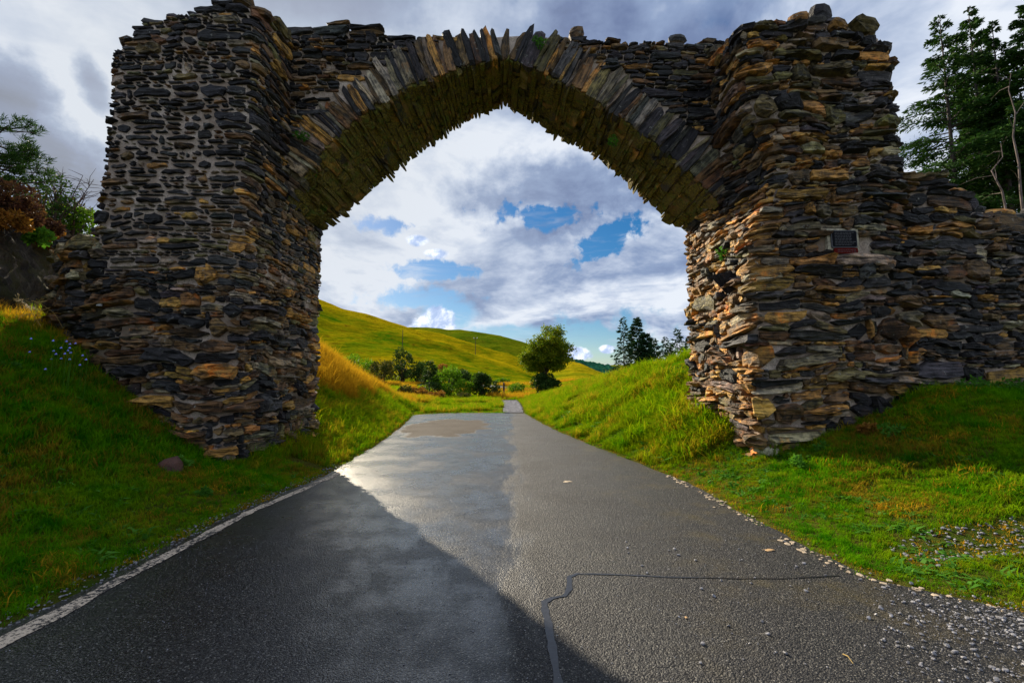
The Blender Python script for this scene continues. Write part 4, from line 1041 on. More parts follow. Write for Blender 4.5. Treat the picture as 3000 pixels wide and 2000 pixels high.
# conifers on the skyline through the arch
for i, (px, py, Yd, rad, lab) in enumerate([
        (1825, 927, 70, 2.1, "tall thin see-through conifer leading the row seen through the arch"), (1864, 927, 72, 3.0, "broadest and densest conifer in the row through the arch"),
        (1893, 975, 71, 2.2, "shorter dense conifer pressed against the broadest one"), (1915, 988, 76, 2.0, "loose-branched conifer just right of the dense pair through the arch"),
        (1950, 985, 92, 2.4, "small distant conifer midway along the row through the arch"), (1960, 1003, 90, 1.9, "lowest conifer of the row, in front of the small distant one"),
        (1983, 960, 88, 2.8, "conifer with level open branches near the right jamb of the arch"), (2018, 982, 88, 2.2, "conifer half hidden by the right jamb of the arch")]):
    x, y, h = topconifer(px, py, Yd)
    conifer("conifer_tree", x, y, h, rad, lab, "conifers seen through the arch", base=.04, mat='larch', nb=(80, 130, 100, 70, 60, 60, 70, 60)[i], per=(40, 110, 100, 60, 60, 60, 60, 70)[i], nl=.42, droop=.12, ragged=.3)
# the broad tree through the arch
def broad_tree(px, Y, label):
    b = P(px, 1140, Y); x, y = b[0], b[1]; z = G1(x, y) - .1; root = empty("beech_tree", (x, y, z), label, "tree")
    sc = Y / F; mb = MB(); trunk = [(x, y, z), (x - .05, y, z + 1.2), (x + .1, y, z + 2.3), (x + .05, y, z + 3.6), (x + .2, y, z + 5.0)]
    mb.tube(trunk, [.34, .30, .26, .18, .08], 8)
    tips = []; br = MB(); cx, cz = P(1597, 1035, Y)[[0, 2]]
    OUT = np.array([(1525, 1062), (1533, 1040), (1546, 1008), (1560, 986), (1585, 966), (1610, 956), (1634, 962), (1655, 976), (1671, 992), (1676, 1014), (1671, 1040), (1680, 1058), (1660, 1063), (1640, 1056), (1618, 1066), (1600, 1070), (1576, 1066), (1556, 1078), (1538, 1086)], float)
    ax_, az_ = [], []
    for q in OUT: w3 = P(q[0], q[1], Y); ax_.append(w3[0]); az_.append(w3[2])
    ax_, az_ = np.array(ax_), np.array(az_); mx_, mz_ = ax_.mean(), az_.mean(); kk = 0
    while kk < 95:
        qx, qz = rng.uniform(ax_.min(), ax_.max()), rng.uniform(az_.min(), az_.max()); ins = False
        for i in range(len(ax_)):
            j = i - 1
            if (az_[i] > qz) != (az_[j] > qz) and qx < (ax_[j] - ax_[i]) * (qz - az_[i]) / (az_[j] - az_[i]) + ax_[i]: ins = not ins
        if not ins: continue
        qx, qz = mx_ + (qx - mx_) * .97, mz_ + (qz - mz_) * .95; kk += 1
        half = 2.4 * math.sqrt(max(.05, 1 - ((qx - mx_) / 3.0) ** 2)) * (1.0 if qz > mz_ else .75)
        c = np.array((qx, y + rng.uniform(-half, half), qz)); o = np.array((x + rng.normal(0, .08), y, z + rng.uniform(1.9, 3.6)))
        br.tube([o, o * .55 + c * .45 + np.array((0, 0, .25)), c], [.09, .05, .012], 5); tips.append(c)
        for _ in range(2):
            t = rng.uniform(.55, .9); o2 = o * (1 - t) + c * t; c2 = o2 + rng.normal(0, .35, 3); br.tube([o2, c2], [.03, .008], 3); tips.append(c2)
    tips = np.array(tips); n = 32000; k = rng.integers(0, len(tips), n); dd = rng.normal(size=(n, 3)) * np.array((.23, .23, .12))
    ctr = tips[k] + dd; ax = dd + np.array((0, 0, -.15)) + rng.normal(0, .3, (n, 3))
    mb.build("trunk", M['bark_beech'], root, True); br.build("branches", M['bark_beech'], root)
    link("crown", leaf_mesh("crown", ctr, ax, rng.uniform(.07, .14, n), rng.uniform(.12, .24, n)), M['beech'], root)
broad_tree(1594, 46, "broad rounded tree with yellowing top standing alone beyond the arch")
def at_px(px, py_base, Y): p = P(px, py_base, Y); return p[0], p[1]
def pbush(px, Y, wpx, hpx, mat, label, group=None, name="bush", n=1500, leaf=.16, cat='bush', **kw):
    x = P(px, 1120, Y)[0]; return bush(name, x, Y, wpx * Y / F, hpx * Y / F, mat, label, group, n, leaf, cat=cat, **kw)
GB = "bushes at the far end of the road"
pbush(1598, 44.5, 88, 66, 'bush_dark', "dense dark bush round the foot of the broad tree", n=3200, leaf=.2)
x, y = at_px(1258, 1150, 50); conifer("young_conifer", x, y, 4.2, 1.7, "small dark young conifer among the bushes left of the road end", None, base=.05, mat='bush_dark', nb=70, per=60, nl=.3, cat='conifer')
pbush(1313, 51, 105, 92, 'bush_light', "largest pale green willow bush beside the young conifer", GB, n=3600, leaf=.2)
pbush(1362, 49, 66, 56, 'bush_light', "smaller loose green bush between the willow and the dark bush", GB, n=1500, leaf=.18)
pbush(1413, 49, 62, 80, 'bush_dark', "tall dark leafy bush left of the wooden post", GB, n=3000, leaf=.2)
pbush(1448, 50, 34, 52, 'bush_dark', "narrow dark bush next to the wooden post", GB, n=1000, leaf=.18)
pbush(1512, 60, 64, 36, 'bush_light', "low rounded green bush right of the wooden post", GB, n=1700, leaf=.18)
pbush(1225, 46, 60, 36, 'bracken', "rusty bracken clump below the young conifer", GB, n=1200, leaf=.2, cat='bracken')
pbush(1285, 44, 70, 28, 'bracken', "low rusty bracken in front of the pale willow", GB, n=1000, leaf=.18, cat='bracken')
pbush(1360, 45, 50, 22, 'gorse', "low brownish scrub in front of the smaller green bush", GB, n=800, leaf=.16)
pbush(1185, 40, 46, 40, 'gorse', "olive scrub bush on the end of the golden bank", GB, n=1100, leaf=.15)
GH = "scrub along the foot of the hill"
for i, (px, Yd, w, h, mt, lab) in enumerate([
        (1050, 88, 130, 90, 'bush_light', "green thicket topping the golden bank by the left jamb"), (1120, 84, 90, 74, 'gorse', "olive bush right of the green thicket on the hill foot"),
        (1180, 92, 70, 110, 'bush_dark', "tallest dark scrub tree below the hillside"), (1225, 90, 66, 76, 'bush_dark', "dark scrub bush just right of the tallest scrub"),
        (1302, 105, 42, 66, 'bracken', "reddish-brown leafless shrub high on the hill foot"), (1265, 84, 80, 50, 'gorse', "low brown scrub behind the young conifer"),
        (1345, 82, 74, 54, 'bush_dark', "dark hollow bush behind the pale willow"), (1375, 100, 90, 26, 'bush_light', "long low green patch of rushes on the hill foot"),
        (1475, 105, 60, 16, 'bush_light', "small green rush patch above the far bend")]):
    pbush(px, Yd, w, h, mt, lab, GH, n=2200 if w > 60 else 1200, leaf=.32)
# left, on the brow of the rock face
def on_cliff(px, py, Y): p = P(px, py, Y); return p
for i, (px, py, Yd, w, h, mt, lab) in enumerate([
        (10, 560, 8.7, 1.3, .8, 'heather', "purple heather clump at the left edge of the brow"), (70, 615, 9.3, 1.2, .7, 'heather', "largest purple heather clump in the middle of the brow"),
        (120, 650, 10.2, 1.1, .6, 'heather', "heather clump beside the green fern"), (168, 688, 11.2, 1.1, .6, 'bracken', "orange-brown heather clump lowest on the brow"),
        (28, 625, 8.6, 1.0, .5, 'bracken', "tawny grass tussock below the heather at the left edge"), (205, 702, 12, 1.0, .5, 'bracken', "tawny clump where the brow meets the left wall")]):
    p = P(px, py, Yd); bush("heather_bush", p[0], p[1], w * .85, h * .75, mt, lab, "heather on the rock brow", 1500, .07, 22, 'heather', z=p[2] - .3)
p = P(112, 690, 9.8); bush("fern", p[0], p[1], .5, .45, 'weed', "bright green fern on the rock brow", None, 260, .12, 8, 'fern', z=p[2] - .2)
for i, (px, py, Yd, w, h, mt, lab) in enumerate([
        (120, 640, 13, 1.9, 1.9, 'bush_dark', "green shrub behind the heather left of the arch"), (205, 660, 14, 1.8, 1.3, 'bush_light', "low green shrub against the left pier edge"),
        (165, 650, 14.5, 2.0, 1.6, 'gorse', "thin olive shrub between the two green shrubs")]):
    p = P(px, py, Yd); bush("shrub", p[0], p[1], w, h, mt, lab, "shrubs above the rock face", 1500, .10, 22, 'shrub', z=p[2] - .5)
def twiggy(px, py, Y, h, w, label):
    p = P(px, py, Y); root = empty("bare_shrub", (p[0], p[1], p[2] - .4), label, "shrub", "bare shrubs above the rock face"); st = MB(); tw = MB()
    for k in range(12):
        a = rng.uniform(0, 2 * math.pi); tip = np.array((p[0] + rng.normal(0, w * .5), p[1] + rng.normal(0, .5), p[2] + h * rng.uniform(.55, 1))); o = np.array((p[0] + rng.normal(0, .1), p[1], p[2] - .4))
        m = o * .5 + tip * .5 + rng.normal(0, .12, 3); st.tube([o, m, tip], [.028, .018, .006], 4)
        for j in range(9):
            t = rng.uniform(.35, 1); b = m * (1 - t) + tip * t if t > .5 else o * (1 - 2 * t) + m * 2 * t; d = rng.normal(0, .26, 3); d[2] = abs(d[2]); tw.tube([b, b + d * .6 + rng.normal(0, .03, 3), b + d], [.010, .007, .003], 3)
    st.build("stems", M['twig'], root); tw.build("twigs", M['twig'], root)
twiggy(150, 640, 13.2, 1.7, 1.2, "taller bare twiggy shrub against the sky left of the arch"); twiggy(215, 670, 13.8, 1.3, .9, "smaller bare twiggy shrub nearest the left pier")
def pine(px, Y, label):
    p = P(px, 600, Y); x, y, z = p[0], p[1], 5.3; root = empty("pine_tree", (x, y, z), label, "pine tree"); mb = MB(); mb.tube([(x, y, z - .3), (x + .1, y, z + 1.0), (x + .05, y, z + 2.1)], [.09, .06, .02], 7); br = MB(); C_, A_ = [], []
    for k in range(30):
        zz = z + rng.uniform(.5, 2.0); a = rng.uniform(-1.1, 1.1) if k % 3 else rng.uniform(0, 6.3); L = rng.uniform(.5, 1.15) * (1 - .4 * (zz - z - .5) / 1.6); o = np.array((x + .07, y, zz)); tip = o + np.array((math.cos(a) * L, math.sin(a) * L, .25 * L)); br.tube([o, (o + tip) / 2 - (0, 0, .05), tip], [.03, .02, .008], 4)
        for j in range(6):
            t = rng.uniform(.5, 1.05); b = o * (1 - t) + tip * t + rng.normal(0, .10, 3); m = 34; dd = rng.normal(size=(m, 3)); dd[:, 2] = np.abs(dd[:, 2]); C_.append(b + rng.normal(0, .03, (m, 3))); A_.append(dd + (tip - o) / L * .6)
    mb.build("trunk", M['bark'], root, True); br.build("branches", M['bark'], root); C_ = np.concatenate(C_); link("crown", leaf_mesh("crown", C_, np.concatenate(A_), .016, rng.uniform(.09, .17, len(C_)), .1), M['spruce'], root)
pine(-60, 9.6, "small pine leaning in from the left edge above the heather")

# ---------------------------------------------------------------- grass: tufts instanced on points
lib = bpy.data.collections.new("grass_tufts")     # not linked to the scene: instanced only
def tuft(name, nbl, h, spread, bend, wid, mat):
    V, T, tip = [], [], []
    for _ in range(nbl):
        a = rng.uniform(0, 2 * math.pi); r = spread * math.sqrt(rng.random()); o = np.array((math.cos(a) * r, math.sin(a) * r, -.02)); L = h * rng.uniform(.55, 1.15)
        b = rng.uniform(0, 2 * math.pi); dr = np.array((math.cos(b), math.sin(b), 0)); bd = bend * rng.uniform(.3, 1.2); w = wid * rng.uniform(.6, 1.2); sd = np.array((-dr[1], dr[0], 0)) * w / 2
        p1 = o + np.array((0, 0, L * .5)) + dr * L * bd * .25; p2 = o + np.array((0, 0, L * (1 - bd * .45))) + dr * L * bd
        k = len(V); V += [o - sd, o + sd, p1 - sd * .8, p1 + sd * .8, p2]; tip += [0, 0, .5, .5, 1]; T += [(k, k + 1, k + 3), (k, k + 3, k + 2), (k + 2, k + 3, k + 4)]
    me = mesh_tri(name, V, T, False, {'tip': ('FLOAT', tip)}); me.materials.append(M[mat]); return me
protos = []
def add_proto(me):
    o = bpy.data.objects.new(f"tuft_{len(protos):02d}", me); lib.objects.link(o); protos.append(o); return len(protos) - 1
SHORT = [add_proto(tuft("t", 20, .085, .07, .8, .007, 'blade')) for _ in range(3)]
SHADE = [add_proto(tuft("t", 20, .115, .08, .85, .007, 'blade_shade')) for _ in range(3)]
LONG = [add_proto(tuft("t", 18, hh, .09, .95, .011, 'blade_bank')) for hh in (.22, .30, .40)]
DRY = [add_proto(tuft("t", 18, .55, .10, .6, .011, 'blade_dry')) for _ in range(3)]
MEAD = [add_proto(tuft("t", 14, .30, .22, .7, .035, 'blade_bank')) for _ in range(2)]
LUSH = [add_proto(tuft("t", 18, .22, .07, .95, .010, 'blade_shade')) for _ in range(2)]
EDGE = [add_proto(tuft("t", 14, .05, .06, .9, .006, 'blade_dry')) for _ in range(2)]
ROSE = [add_proto(tuft("t", 9, .075, .05, 1.3, .030, 'weed')) for _ in range(2)]
DEAD = [add_proto(tuft("t", 18, .10, .10, 1.0, .007, 'blade_dry')) for _ in range(2)]
def chip(name):
    V, T = slab((0, 0, 0), (1, .8, .38), .1, 0); me = mesh_tri(name, V, T, False); me.materials.append(M['pebble']); return me
lib2 = bpy.data.collections.new("slate_chip_library")
for i in range(4):
    lib2.objects.link(bpy.data.objects.new(f"chip_{i:02d}", chip("chip")))
def scatter(name, pts, kinds, scl, lib_, label, tiltamt=.15):
    n = len(pts); me = bpy.data.meshes.new(name); me.vertices.add(n); me.vertices.foreach_set('co', np.asarray(pts, np.float32).ravel())
    rot = np.stack([rng.normal(0, tiltamt, n), rng.normal(0, tiltamt, n), rng.uniform(0, 6.283, n)], 1).astype(np.float32)
    a = me.attributes.new('rot', 'FLOAT_VECTOR', 'POINT'); a.data.foreach_set('vector', rot.ravel())
    a = me.attributes.new('scl', 'FLOAT', 'POINT'); a.data.foreach_set('value', np.asarray(scl, np.float32))
    a = me.attributes.new('pick', 'INT', 'POINT'); a.data.foreach_set('value', np.asarray(kinds, np.int32))
    o = bpy.data.objects.new(name, me); C.objects.link(o); tag(o, label, kind='stuff')
    g = bpy.data.node_groups.new(name, 'GeometryNodeTree'); g.interface.new_socket("Geometry", in_out='INPUT', socket_type='NodeSocketGeometry'); g.interface.new_socket("Geometry", in_out='OUTPUT', socket_type='NodeSocketGeometry')
    gi = g.nodes.new('NodeGroupInput'); go = g.nodes.new('NodeGroupOutput'); ins = g.nodes.new('GeometryNodeInstanceOnPoints'); ci = g.nodes.new('GeometryNodeCollectionInfo')
    ci.inputs['Collection'].default_value = lib_; ci.inputs['Separate Children'].default_value = True; ci.inputs['Reset Children'].default_value = True
    def na(nm, t):
        q = g.nodes.new('GeometryNodeInputNamedAttribute'); q.data_type = t; q.inputs['Name'].default_value = nm
        return next(s for s in q.outputs if s.enabled and s.name == 'Attribute')
    er = g.nodes.new('FunctionNodeEulerToRotation'); g.links.new(na('rot', 'FLOAT_VECTOR'), er.inputs[0])
    ins.inputs['Pick Instance'].default_value = True
    g.links.new(gi.outputs[0], ins.inputs['Points']); g.links.new(ci.outputs[0], ins.inputs['Instance']); g.links.new(na('pick', 'INT'), ins.inputs['Instance Index'])
    g.links.new(er.outputs[0], ins.inputs['Rotation']); g.links.new(na('scl', 'FLOAT'), ins.inputs['Scale']); g.links.new(ins.outputs[0], go.inputs[0])
    md = o.modifiers.new("scatter", 'NODES'); md.node_group = g
    return o
gp, gk, gs = [], [], []
def grow(x0, x1, y0, y1, dens, kindf, sclf, okf):
    n = int((x1 - x0) * (y1 - y0) * dens); x = rng.uniform(x0, x1, n); y = rng.uniform(y0, y1, n)
    ok = okf(x, y); x = x[ok]; y = y[ok]; z = G(x, y); k = kindf(x, y); s = sclf(x, y) * rng.uniform(.65, 1.35, len(x))
    gp.append(np.stack([x, y, z], 1)); gk.append(k); gs.append(s)
def pick(lst, n): return np.array(lst)[rng.integers(0, len(lst), n)]
def infr(x, y): return np.abs(x) < 1.22 * np.maximum(y, .6) + .4
def in_pier(x, y): return ((x < -4.5) & (x > -7) & (y > Y0 - .0) & (y < Y2)) | ((x > 4.2) & (x < 6.6) & (y > Y0) & (y < Y2)) | ((x > 6.4) & (y > 7.55 + (x - 7) * .17) & (y < 9.5)) 
patchn = lambda x, y: fbm(x * .8, y * .8, 41, 3)
# left verge, in the shade of the pier
grow(-9.5, -3.0, 1.4, 8.3, 620, lambda x, y: np.where(patchn(x, y) > .10 - .16 * np.clip(1.6 - (xl(y) - x), 0, 1), pick(SHORT, len(x)), pick(SHADE, len(x))), lambda x, y: .55 + .75 * np.clip((xl(y) - x) / 2, 0, 1) + .7 * np.clip(patchn(x * 1.6, y * 1.6), -.3, .4),
     lambda x, y: (x < xl(y) - .16) & infr(x, y) & ~in_pier(x, y))
# right verge
bare = lambda x, y: (fbm(x * .9, y * 1.6, 77, 4) + .42 * np.exp(-((y - 4.05 - .10 * (x - 3)) / .28) ** 2) * (x > 3.4) > .27)
grow(2.6, 10, 1.6, 8.4, 560, lambda x, y: np.where(patchn(x, y) > .02, pick(SHADE, len(x)), pick(SHORT, len(x))), lambda x, y: .5 + .5 * np.clip((x - xr(y)) / 2, 0, 1) + .6 * np.clip(patchn(x * 1.5, y * 1.5), -.3, .4),
     lambda x, y: (x > xr(y) + .14 + .3 * np.clip(fbm(x * 2, y * 2, 5), 0, 1)) & infr(x, y) & ~in_pier(x, y) & ~bare(x, y))
# bank through the arch, right
grow(.6, 9, 8.3, 24, 210, lambda x, y: np.where(patchn(x, y) > .14, pick(SHORT, len(x)), np.where(fbm(x * 1.1 + 9, y * 1.1, 47, 3) > .08, pick(LUSH + LONG[2:], len(x)), pick(LONG, len(x)))), lambda x, y: .45 + .75 * np.clip((x - xr(y)) / 1.2, 0, 1) + 1.6 * np.clip(patchn(x * 1.4, y * 1.4), -.2, .4),
     lambda x, y: (x > xr(y) + .12) & (x < 7.5) & ~in_pier(x, y))
grow(.4, 8.5, 24, 60, 55, lambda x, y: pick(LONG, len(x)), lambda x, y: .7 + .6 * np.clip((x - xr(y)) / 1.2, 0, 1), lambda x, y: (x > np.interp(y, PY, PR) + .15))
# bank through the arch, left: lush foot, golden top
goldm = lambda x, y: ((xl(y) - x) + 1.6 * fbm(x * .8, y * .5, 61, 3) > 1.75 + .03 * (24 - y)) & (y > 11)
grow(-11, -3.3, 8.6, 27, 130, lambda x, y: np.where(goldm(x, y), pick(DRY, len(x)), pick(LONG + LUSH, len(x))), lambda x, y: .5 + .7 * np.clip((xl(y) - x) / 1.0, 0, 1), lambda x, y: (x < xl(y) - .12) & ~in_pier(x, y))
grow(-9, -.3, 25.2, 46, 50, lambda x, y: np.where(fbm(x * .35, y * .35, 71, 3) > .0, pick(SHORT, len(x)), pick(LONG, len(x))), lambda x, y: 1.2 + 0 * x, lambda x, y: (x < np.interp(y, PY, PL) - .1))
grow(-12, -5, 24, 44, 22, lambda x, y: pick(DRY, len(x)), lambda x, y: .9 + 0 * x, lambda x, y: (x < xl(y) - 1.0 + fbm(x, y, 12) * 2))
grow(-26, 16, 44, 96, 9, lambda x, y: np.where(fbm(x * .12, y * .12, 81, 3) > .02, pick(DRY, len(x)), pick(MEAD, len(x))), lambda x, y: 1.5 + 0 * x, lambda x, y: ~((np.abs(x + 2 + (y - 80) * .33) < 4) & (y > 68)))
grow(2.8, 10, 1.6, 6.5, 160, lambda x, y: pick(EDGE, len(x)), lambda x, y: 1.1 + 0 * x, lambda x, y: (x > xr(y) + .1) & infr(x, y) & bare(x, y))
grow(-5.4, .5, 24.4, 25.5, 120, lambda x, y: pick(EDGE + SHORT + SHORT, len(x)), lambda x, y: 1.2 + 0 * x, lambda x, y: (x < -.3) & (y > 24.75 + .7 * fbm(x * 2, 0 * x, 6)))
weedn = lambda x, y: fbm(x * 1.3 + 40, y * 1.3, 101, 3)
for xa, xb, sgn in ((-9.5, -3.1, -1), (2.7, 10, 1)):
    okv = lambda x, y, sgn=sgn: ((x < xl(y) - .25) if sgn < 0 else (x > xr(y) + .3)) & infr(x, y) & ~in_pier(x, y)
    grow(xa, xb, 1.5, 8.3, 60, lambda x, y: pick(ROSE, len(x)), lambda x, y: .8 + .5 * rng.random(len(x)), lambda x, y: okv(x, y) & (weedn(x, y) > .06))
    grow(xa, xb, 1.5, 8.3, 150, lambda x, y: pick(DEAD + EDGE, len(x)), lambda x, y: .8 + .4 * rng.random(len(x)), lambda x, y: okv(x, y) & (fbm(x * 1.1, y * 1.4 + 30, 103, 4) > .13))
    grow(xa, xb, 1.5, 8.3, 70, lambda x, y: pick(LUSH + LONG[:1], len(x)), lambda x, y: .55 + .35 * rng.random(len(x)), lambda x, y: okv(x, y) & (fbm(x * 1.5 + 7, y * 1.5, 107, 3) > .10))
grow(2, 7.5, 8.4, 22, 14, lambda x, y: pick(ROSE, len(x)), lambda x, y: 2.2 + 1.2 * rng.random(len(x)), lambda x, y: (x > xr(y) + .4) & ~in_pier(x, y) & (weedn(x * .6, y * .6) > .03))
# longer grass and weeds growing up against the foot of the masonry
for xa, xb, yf in ((-7.2, -4.3, lambda x: Y0 - .05 + 0 * x), (3.85, 6.4, lambda x: Y0 - .05 + 0 * x), (6.4, 10, lambda x: 7.45 + (x - 7) * .16)):
    grow(xa, xb, 6.7, 8.2, 260, lambda x, y: pick(LUSH + LONG[:2] + SHADE + ROSE[:1], len(x)), lambda x, y: .45 + .75 * vnoise(x * 2.6, y, 19), lambda x, y, yf=yf: (y < yf(x) + .02) & (y > yf(x) - .10 - .22 * vnoise(x * 3, 0 * x, 23)))
grow(-4.5, -4.0, 7.4, 10.2, 200, lambda x, y: pick(LUSH + LONG[:2], len(x)), lambda x, y: .5 + .6 * vnoise(x * 2.6, y, 19), lambda x, y: x > -4.4)
# dry fringe along both tarmac edges
grow(-6, -1.5, 1.5, 25, 120, lambda x, y: pick(EDGE + SHORT[:1], len(x)), lambda x, y: .9 + 0 * x, lambda x, y: ((np.abs(x - xl(y) + .17) < .16) | ((y > 22.3) & (x < xl(y) + .30 * np.maximum(0, y - 22.3) ** 2))) & (vnoise(y * 2.3, x, 7) > .25))
grow(.3, 6, 2.5, 25, 150, lambda x, y: pick(EDGE + SHORT[:1], len(x)), lambda x, y: .9 + 0 * x, lambda x, y: (np.abs(x - xr(y) - .16) < .17) & (vnoise(y * 2.3, x, 9) > .2))
# brow at the far left, catching the sun
grow(-13, -7, 7.2, 13, 120, lambda x, y: np.where(rng.random(len(x)) < .25, pick(DRY, len(x)), pick(SHORT + LONG, len(x))), lambda x, y: .6 + 0 * x, lambda x, y: infr(x, y) & ~in_pier(x, y) & (x > -1.3 * y))
gp = np.concatenate(gp); gk = np.concatenate(gk); gs = np.concatenate(gs)
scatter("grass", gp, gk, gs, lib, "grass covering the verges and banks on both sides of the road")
print("tufts", len(gp))
# slate chips
def chips():
    pts, sc = [], []
    n = 42000; x = rng.uniform(1.0, 5.5, n); y = rng.uniform(1.3, 4.8, n); edge = xr(y)
    pr = .9 * np.clip((x - (1.7 + (y - 2.2) * .62)) / 1.4, 0, 1) ** 1.1 * np.clip((4.4 - y) / 1.2, 0, 1) * (.3 + 1.4 * vnoise(x * 2.2, y * 2.2, 55)) + .012; pr = pr * np.clip((edge + .35 - x) / .25, 0, 1) * np.where(x > edge - .02, .5, 1)
    ok = (rng.random(n) < pr); x, y = x[ok], y[ok]
    z = np.where(x < xr(y) + .03, 0.0, G(x, y)); pts.append(np.stack([x, y, z + .006], 1)); sc.append(.007 + .030 * rng.random(len(x)) ** 4)
    n = 5000; x = rng.uniform(3.2, 9, n); y = rng.uniform(3.0, 5.4, n); ok = bare(x, y) & infr(x, y) & (x > xr(y)); x, y = x[ok], y[ok]; pts.append(np.stack([x, y, G(x, y) + .008], 1)); sc.append(.012 + .035 * rng.random(len(x)) ** 2)
    n = 1200; y = rng.uniform(1.5, 9, n); x = xl(y) - rng.uniform(.0, .28, n); pts.append(np.stack([x, y, np.maximum(G(x, y), -.005) + .006], 1)); sc.append(.008 + .02 * rng.random(n) ** 2)
    n = 2600; x = rng.uniform(-3, 3.5, n); y = rng.uniform(1.4, 9, n); ok = (x > xl(y) + .2) & (x < xr(y) - .1); x, y = x[ok], y[ok]; pts.append(np.stack([x, y, 0 * x + .003], 1)); sc.append(.005 + .008 * rng.random(len(x)) ** 2)
    pts = np.concatenate(pts); sc = np.concatenate(sc); scatter("gravel", pts, rng.integers(0, 4, len(pts)), sc, lib2, "loose slate chips along the tarmac edge and on bare ground", .25)
chips()

# ---------------------------------------------------------------- road markings and small things
def line_strip(name, ys, xc, w, z, mat, label, seed):
    V = []; 
    for y in ys:
        ww = w * (1 + 1.0 * float(fbm(y * 6, 2.0, seed, 3))); c = xc(y) + .05 * float(fbm(y * 3, 5.0, seed, 3)); V += [(c - ww / 2, y, z), (c + ww / 2, y, z)]
    o = link(name, mesh_tri(name, V, grid_faces(len(ys), 2)[:, ::-1]), mat); return tag(o, label, kind='structure')
line_strip("edge_line", np.arange(1.2, 8.3, .05), lambda y: float(xl(y)) + .10, .12, .004, M['line'], "worn cream edge line along the left of the road", 3)
# right edge line survives as crumbs of paint
mbp = MB()
for y in np.arange(3.3, 8.2, .055):
    if vnoise(y * 2.6, .5, 91) < .40: continue
    for _ in range(2):
        c = (float(xr(y)) - .03 + rng.normal(0, .045), y + rng.uniform(-.03, .03)); k = 6; r = .006 + .030 * rng.random() ** 2; a0 = rng.uniform(0, 6)
        pts = [(c[0] + r * rng.uniform(.5, 1.2) * math.cos(a0 + q * 6.283 / k) , c[1] + 1.3 * r * rng.uniform(.5, 1.2) * math.sin(a0 + q * 6.283 / k)) for q in range(k)]
        V = [(a, b, .004) for a, b in pts] + [(c[0] + (a - c[0]) * .85, c[1] + (b - c[1]) * .85, .010) for a, b in pts]
        mbp.add(V, [tuple(range(k, 2 * k))] + [(q, (q + 1) % k, k + (q + 1) % k, k + q) for q in range(k)])
o = mbp.build("edge_line", M['pale']); tag(o, "crumbling cream edge line along the right of the road", kind='structure')
def tar_line(pp, w, name, label):
    pts = [PZ(a, b) for a, b in pp]; fine = []
    for a, b in zip(pts[:-1], pts[1:]):
        n = max(2, int(np.linalg.norm(b - a) / .02)); fine += [a + (b - a) * t for t in np.linspace(0, 1, n, endpoint=False)]
    fine.append(pts[-1]); V = []
    for i, p in enumerate(fine):
        t = fine[min(i + 2, len(fine) - 1)] - fine[max(i - 2, 0)]; t = t / np.linalg.norm(t); nn = np.array((-t[1], t[0], 0)); s = i * .02
        ac = abs(t[1]); wl_ = w * (.42 + .58 * ac) * max(.35, 1 - .16 * max(0, p[0] - .8)) * (1 + 1.1 * float(fbm(s * 2, 1.0, 8, 3)) + .9 * float(fbm(s * 16, 4.0, 9, 2))); nn = nn * (1 if True else 1); p = p + nn * .02 * float(fbm(s * 7, 8.0, 3, 2)); V += [p + nn * wl_ / 2 + (0, 0, .004), p - nn * wl_ / 2 + (0, 0, .004)]
    o = link(name, mesh_tri(name, V, grid_faces(len(fine), 2)), M['tar']); return tag(o, label, kind='structure')
tar_line([(1640, 2060), (1628, 1960), (1612, 1860), (1600, 1800), (1595, 1764), (1618, 1752), (1655, 1745), (1668, 1725), (1668, 1690), (1690, 1680), (1800, 1683), (1950, 1690), (2150, 1694), (2300, 1694), (2460, 1686)], .042, "crack_seal", "smooth tar seal line stepping across the right lane")
def fleck(px, py, w, h, name, label, cat, mat, z=.004, kind=None):
    c = PZ(px, py); k = 11; a0 = rng.uniform(0, 6); pts = []
    for q in range(k):
        r = rng.uniform(.45, 1.2); a = a0 + q * 6.283 / k; pts.append((c[0] + math.cos(a) * w * r / 2, c[1] + math.sin(a) * h * r / 2))
    V = [(a, b, z) for a, b in pts] + [(c[0] + (a - c[0]) * .8, c[1] + (b - c[1]) * .8, z + .005) for a, b in pts]
    o = link(name, mesh_py(name, V, [tuple(range(k, 2 * k))] + [(q, (q + 1) % k, k + (q + 1) % k, k + q) for q in range(k)]), M[mat])
    return tag(o, label, cat, None, kind)
fleck(1662, 1411, .15, .17, "paint_patch", "pale worn paint patch in the middle of the right lane", "paint patch", 'pale')
fleck(2252, 1612, .13, .06, "fallen_leaf", "ragged pale orange leaf on the tarmac near the right edge", "leaf", 'leaf_dead')
fleck(2010, 1900 - 90, .02, .03, "fallen_leaf", "tiny orange leaf scrap right of the tar seal line", "leaf", 'leaf_dead')
# straw on the road
a, b = PZ(2470, 1918), PZ(2500, 1946); mb = MB(); mb.tube([a + (0, 0, .006), (a + b) / 2 + (0, 0, .02), b + (0, 0, .006)], [.003, .003, .002], 5); o = mb.build("straw", M['stalk']); tag(o, "single straw lying on the tarmac at bottom right", "straw")
# red-brown rock in the left verge
p = P(493, 1366, 6.4); zz = G1(p[0], 6.4); V, T = slab((p[0], 6.4, zz + .03), (.34, .26, .26), .3, .4); o = link("rock", mesh_tri("rock", V, T, False), M['redrock']); tag(o, "red-brown rock half sunk in the grass before the left pier", "rock")
# pale footing stone under the right pier
p = P(2262, 1312, Y0 - .05); V, T = slab((p[0] - .02, Y0 - .02, p[2] - .06), (.55, .35, .20), .1, -.3); o = link("footing_stone", mesh_tri("footing_stone", V, T), M['render_white']); tag(o, "pale lime-streaked footing stone under the corner of the right pier", "stone")
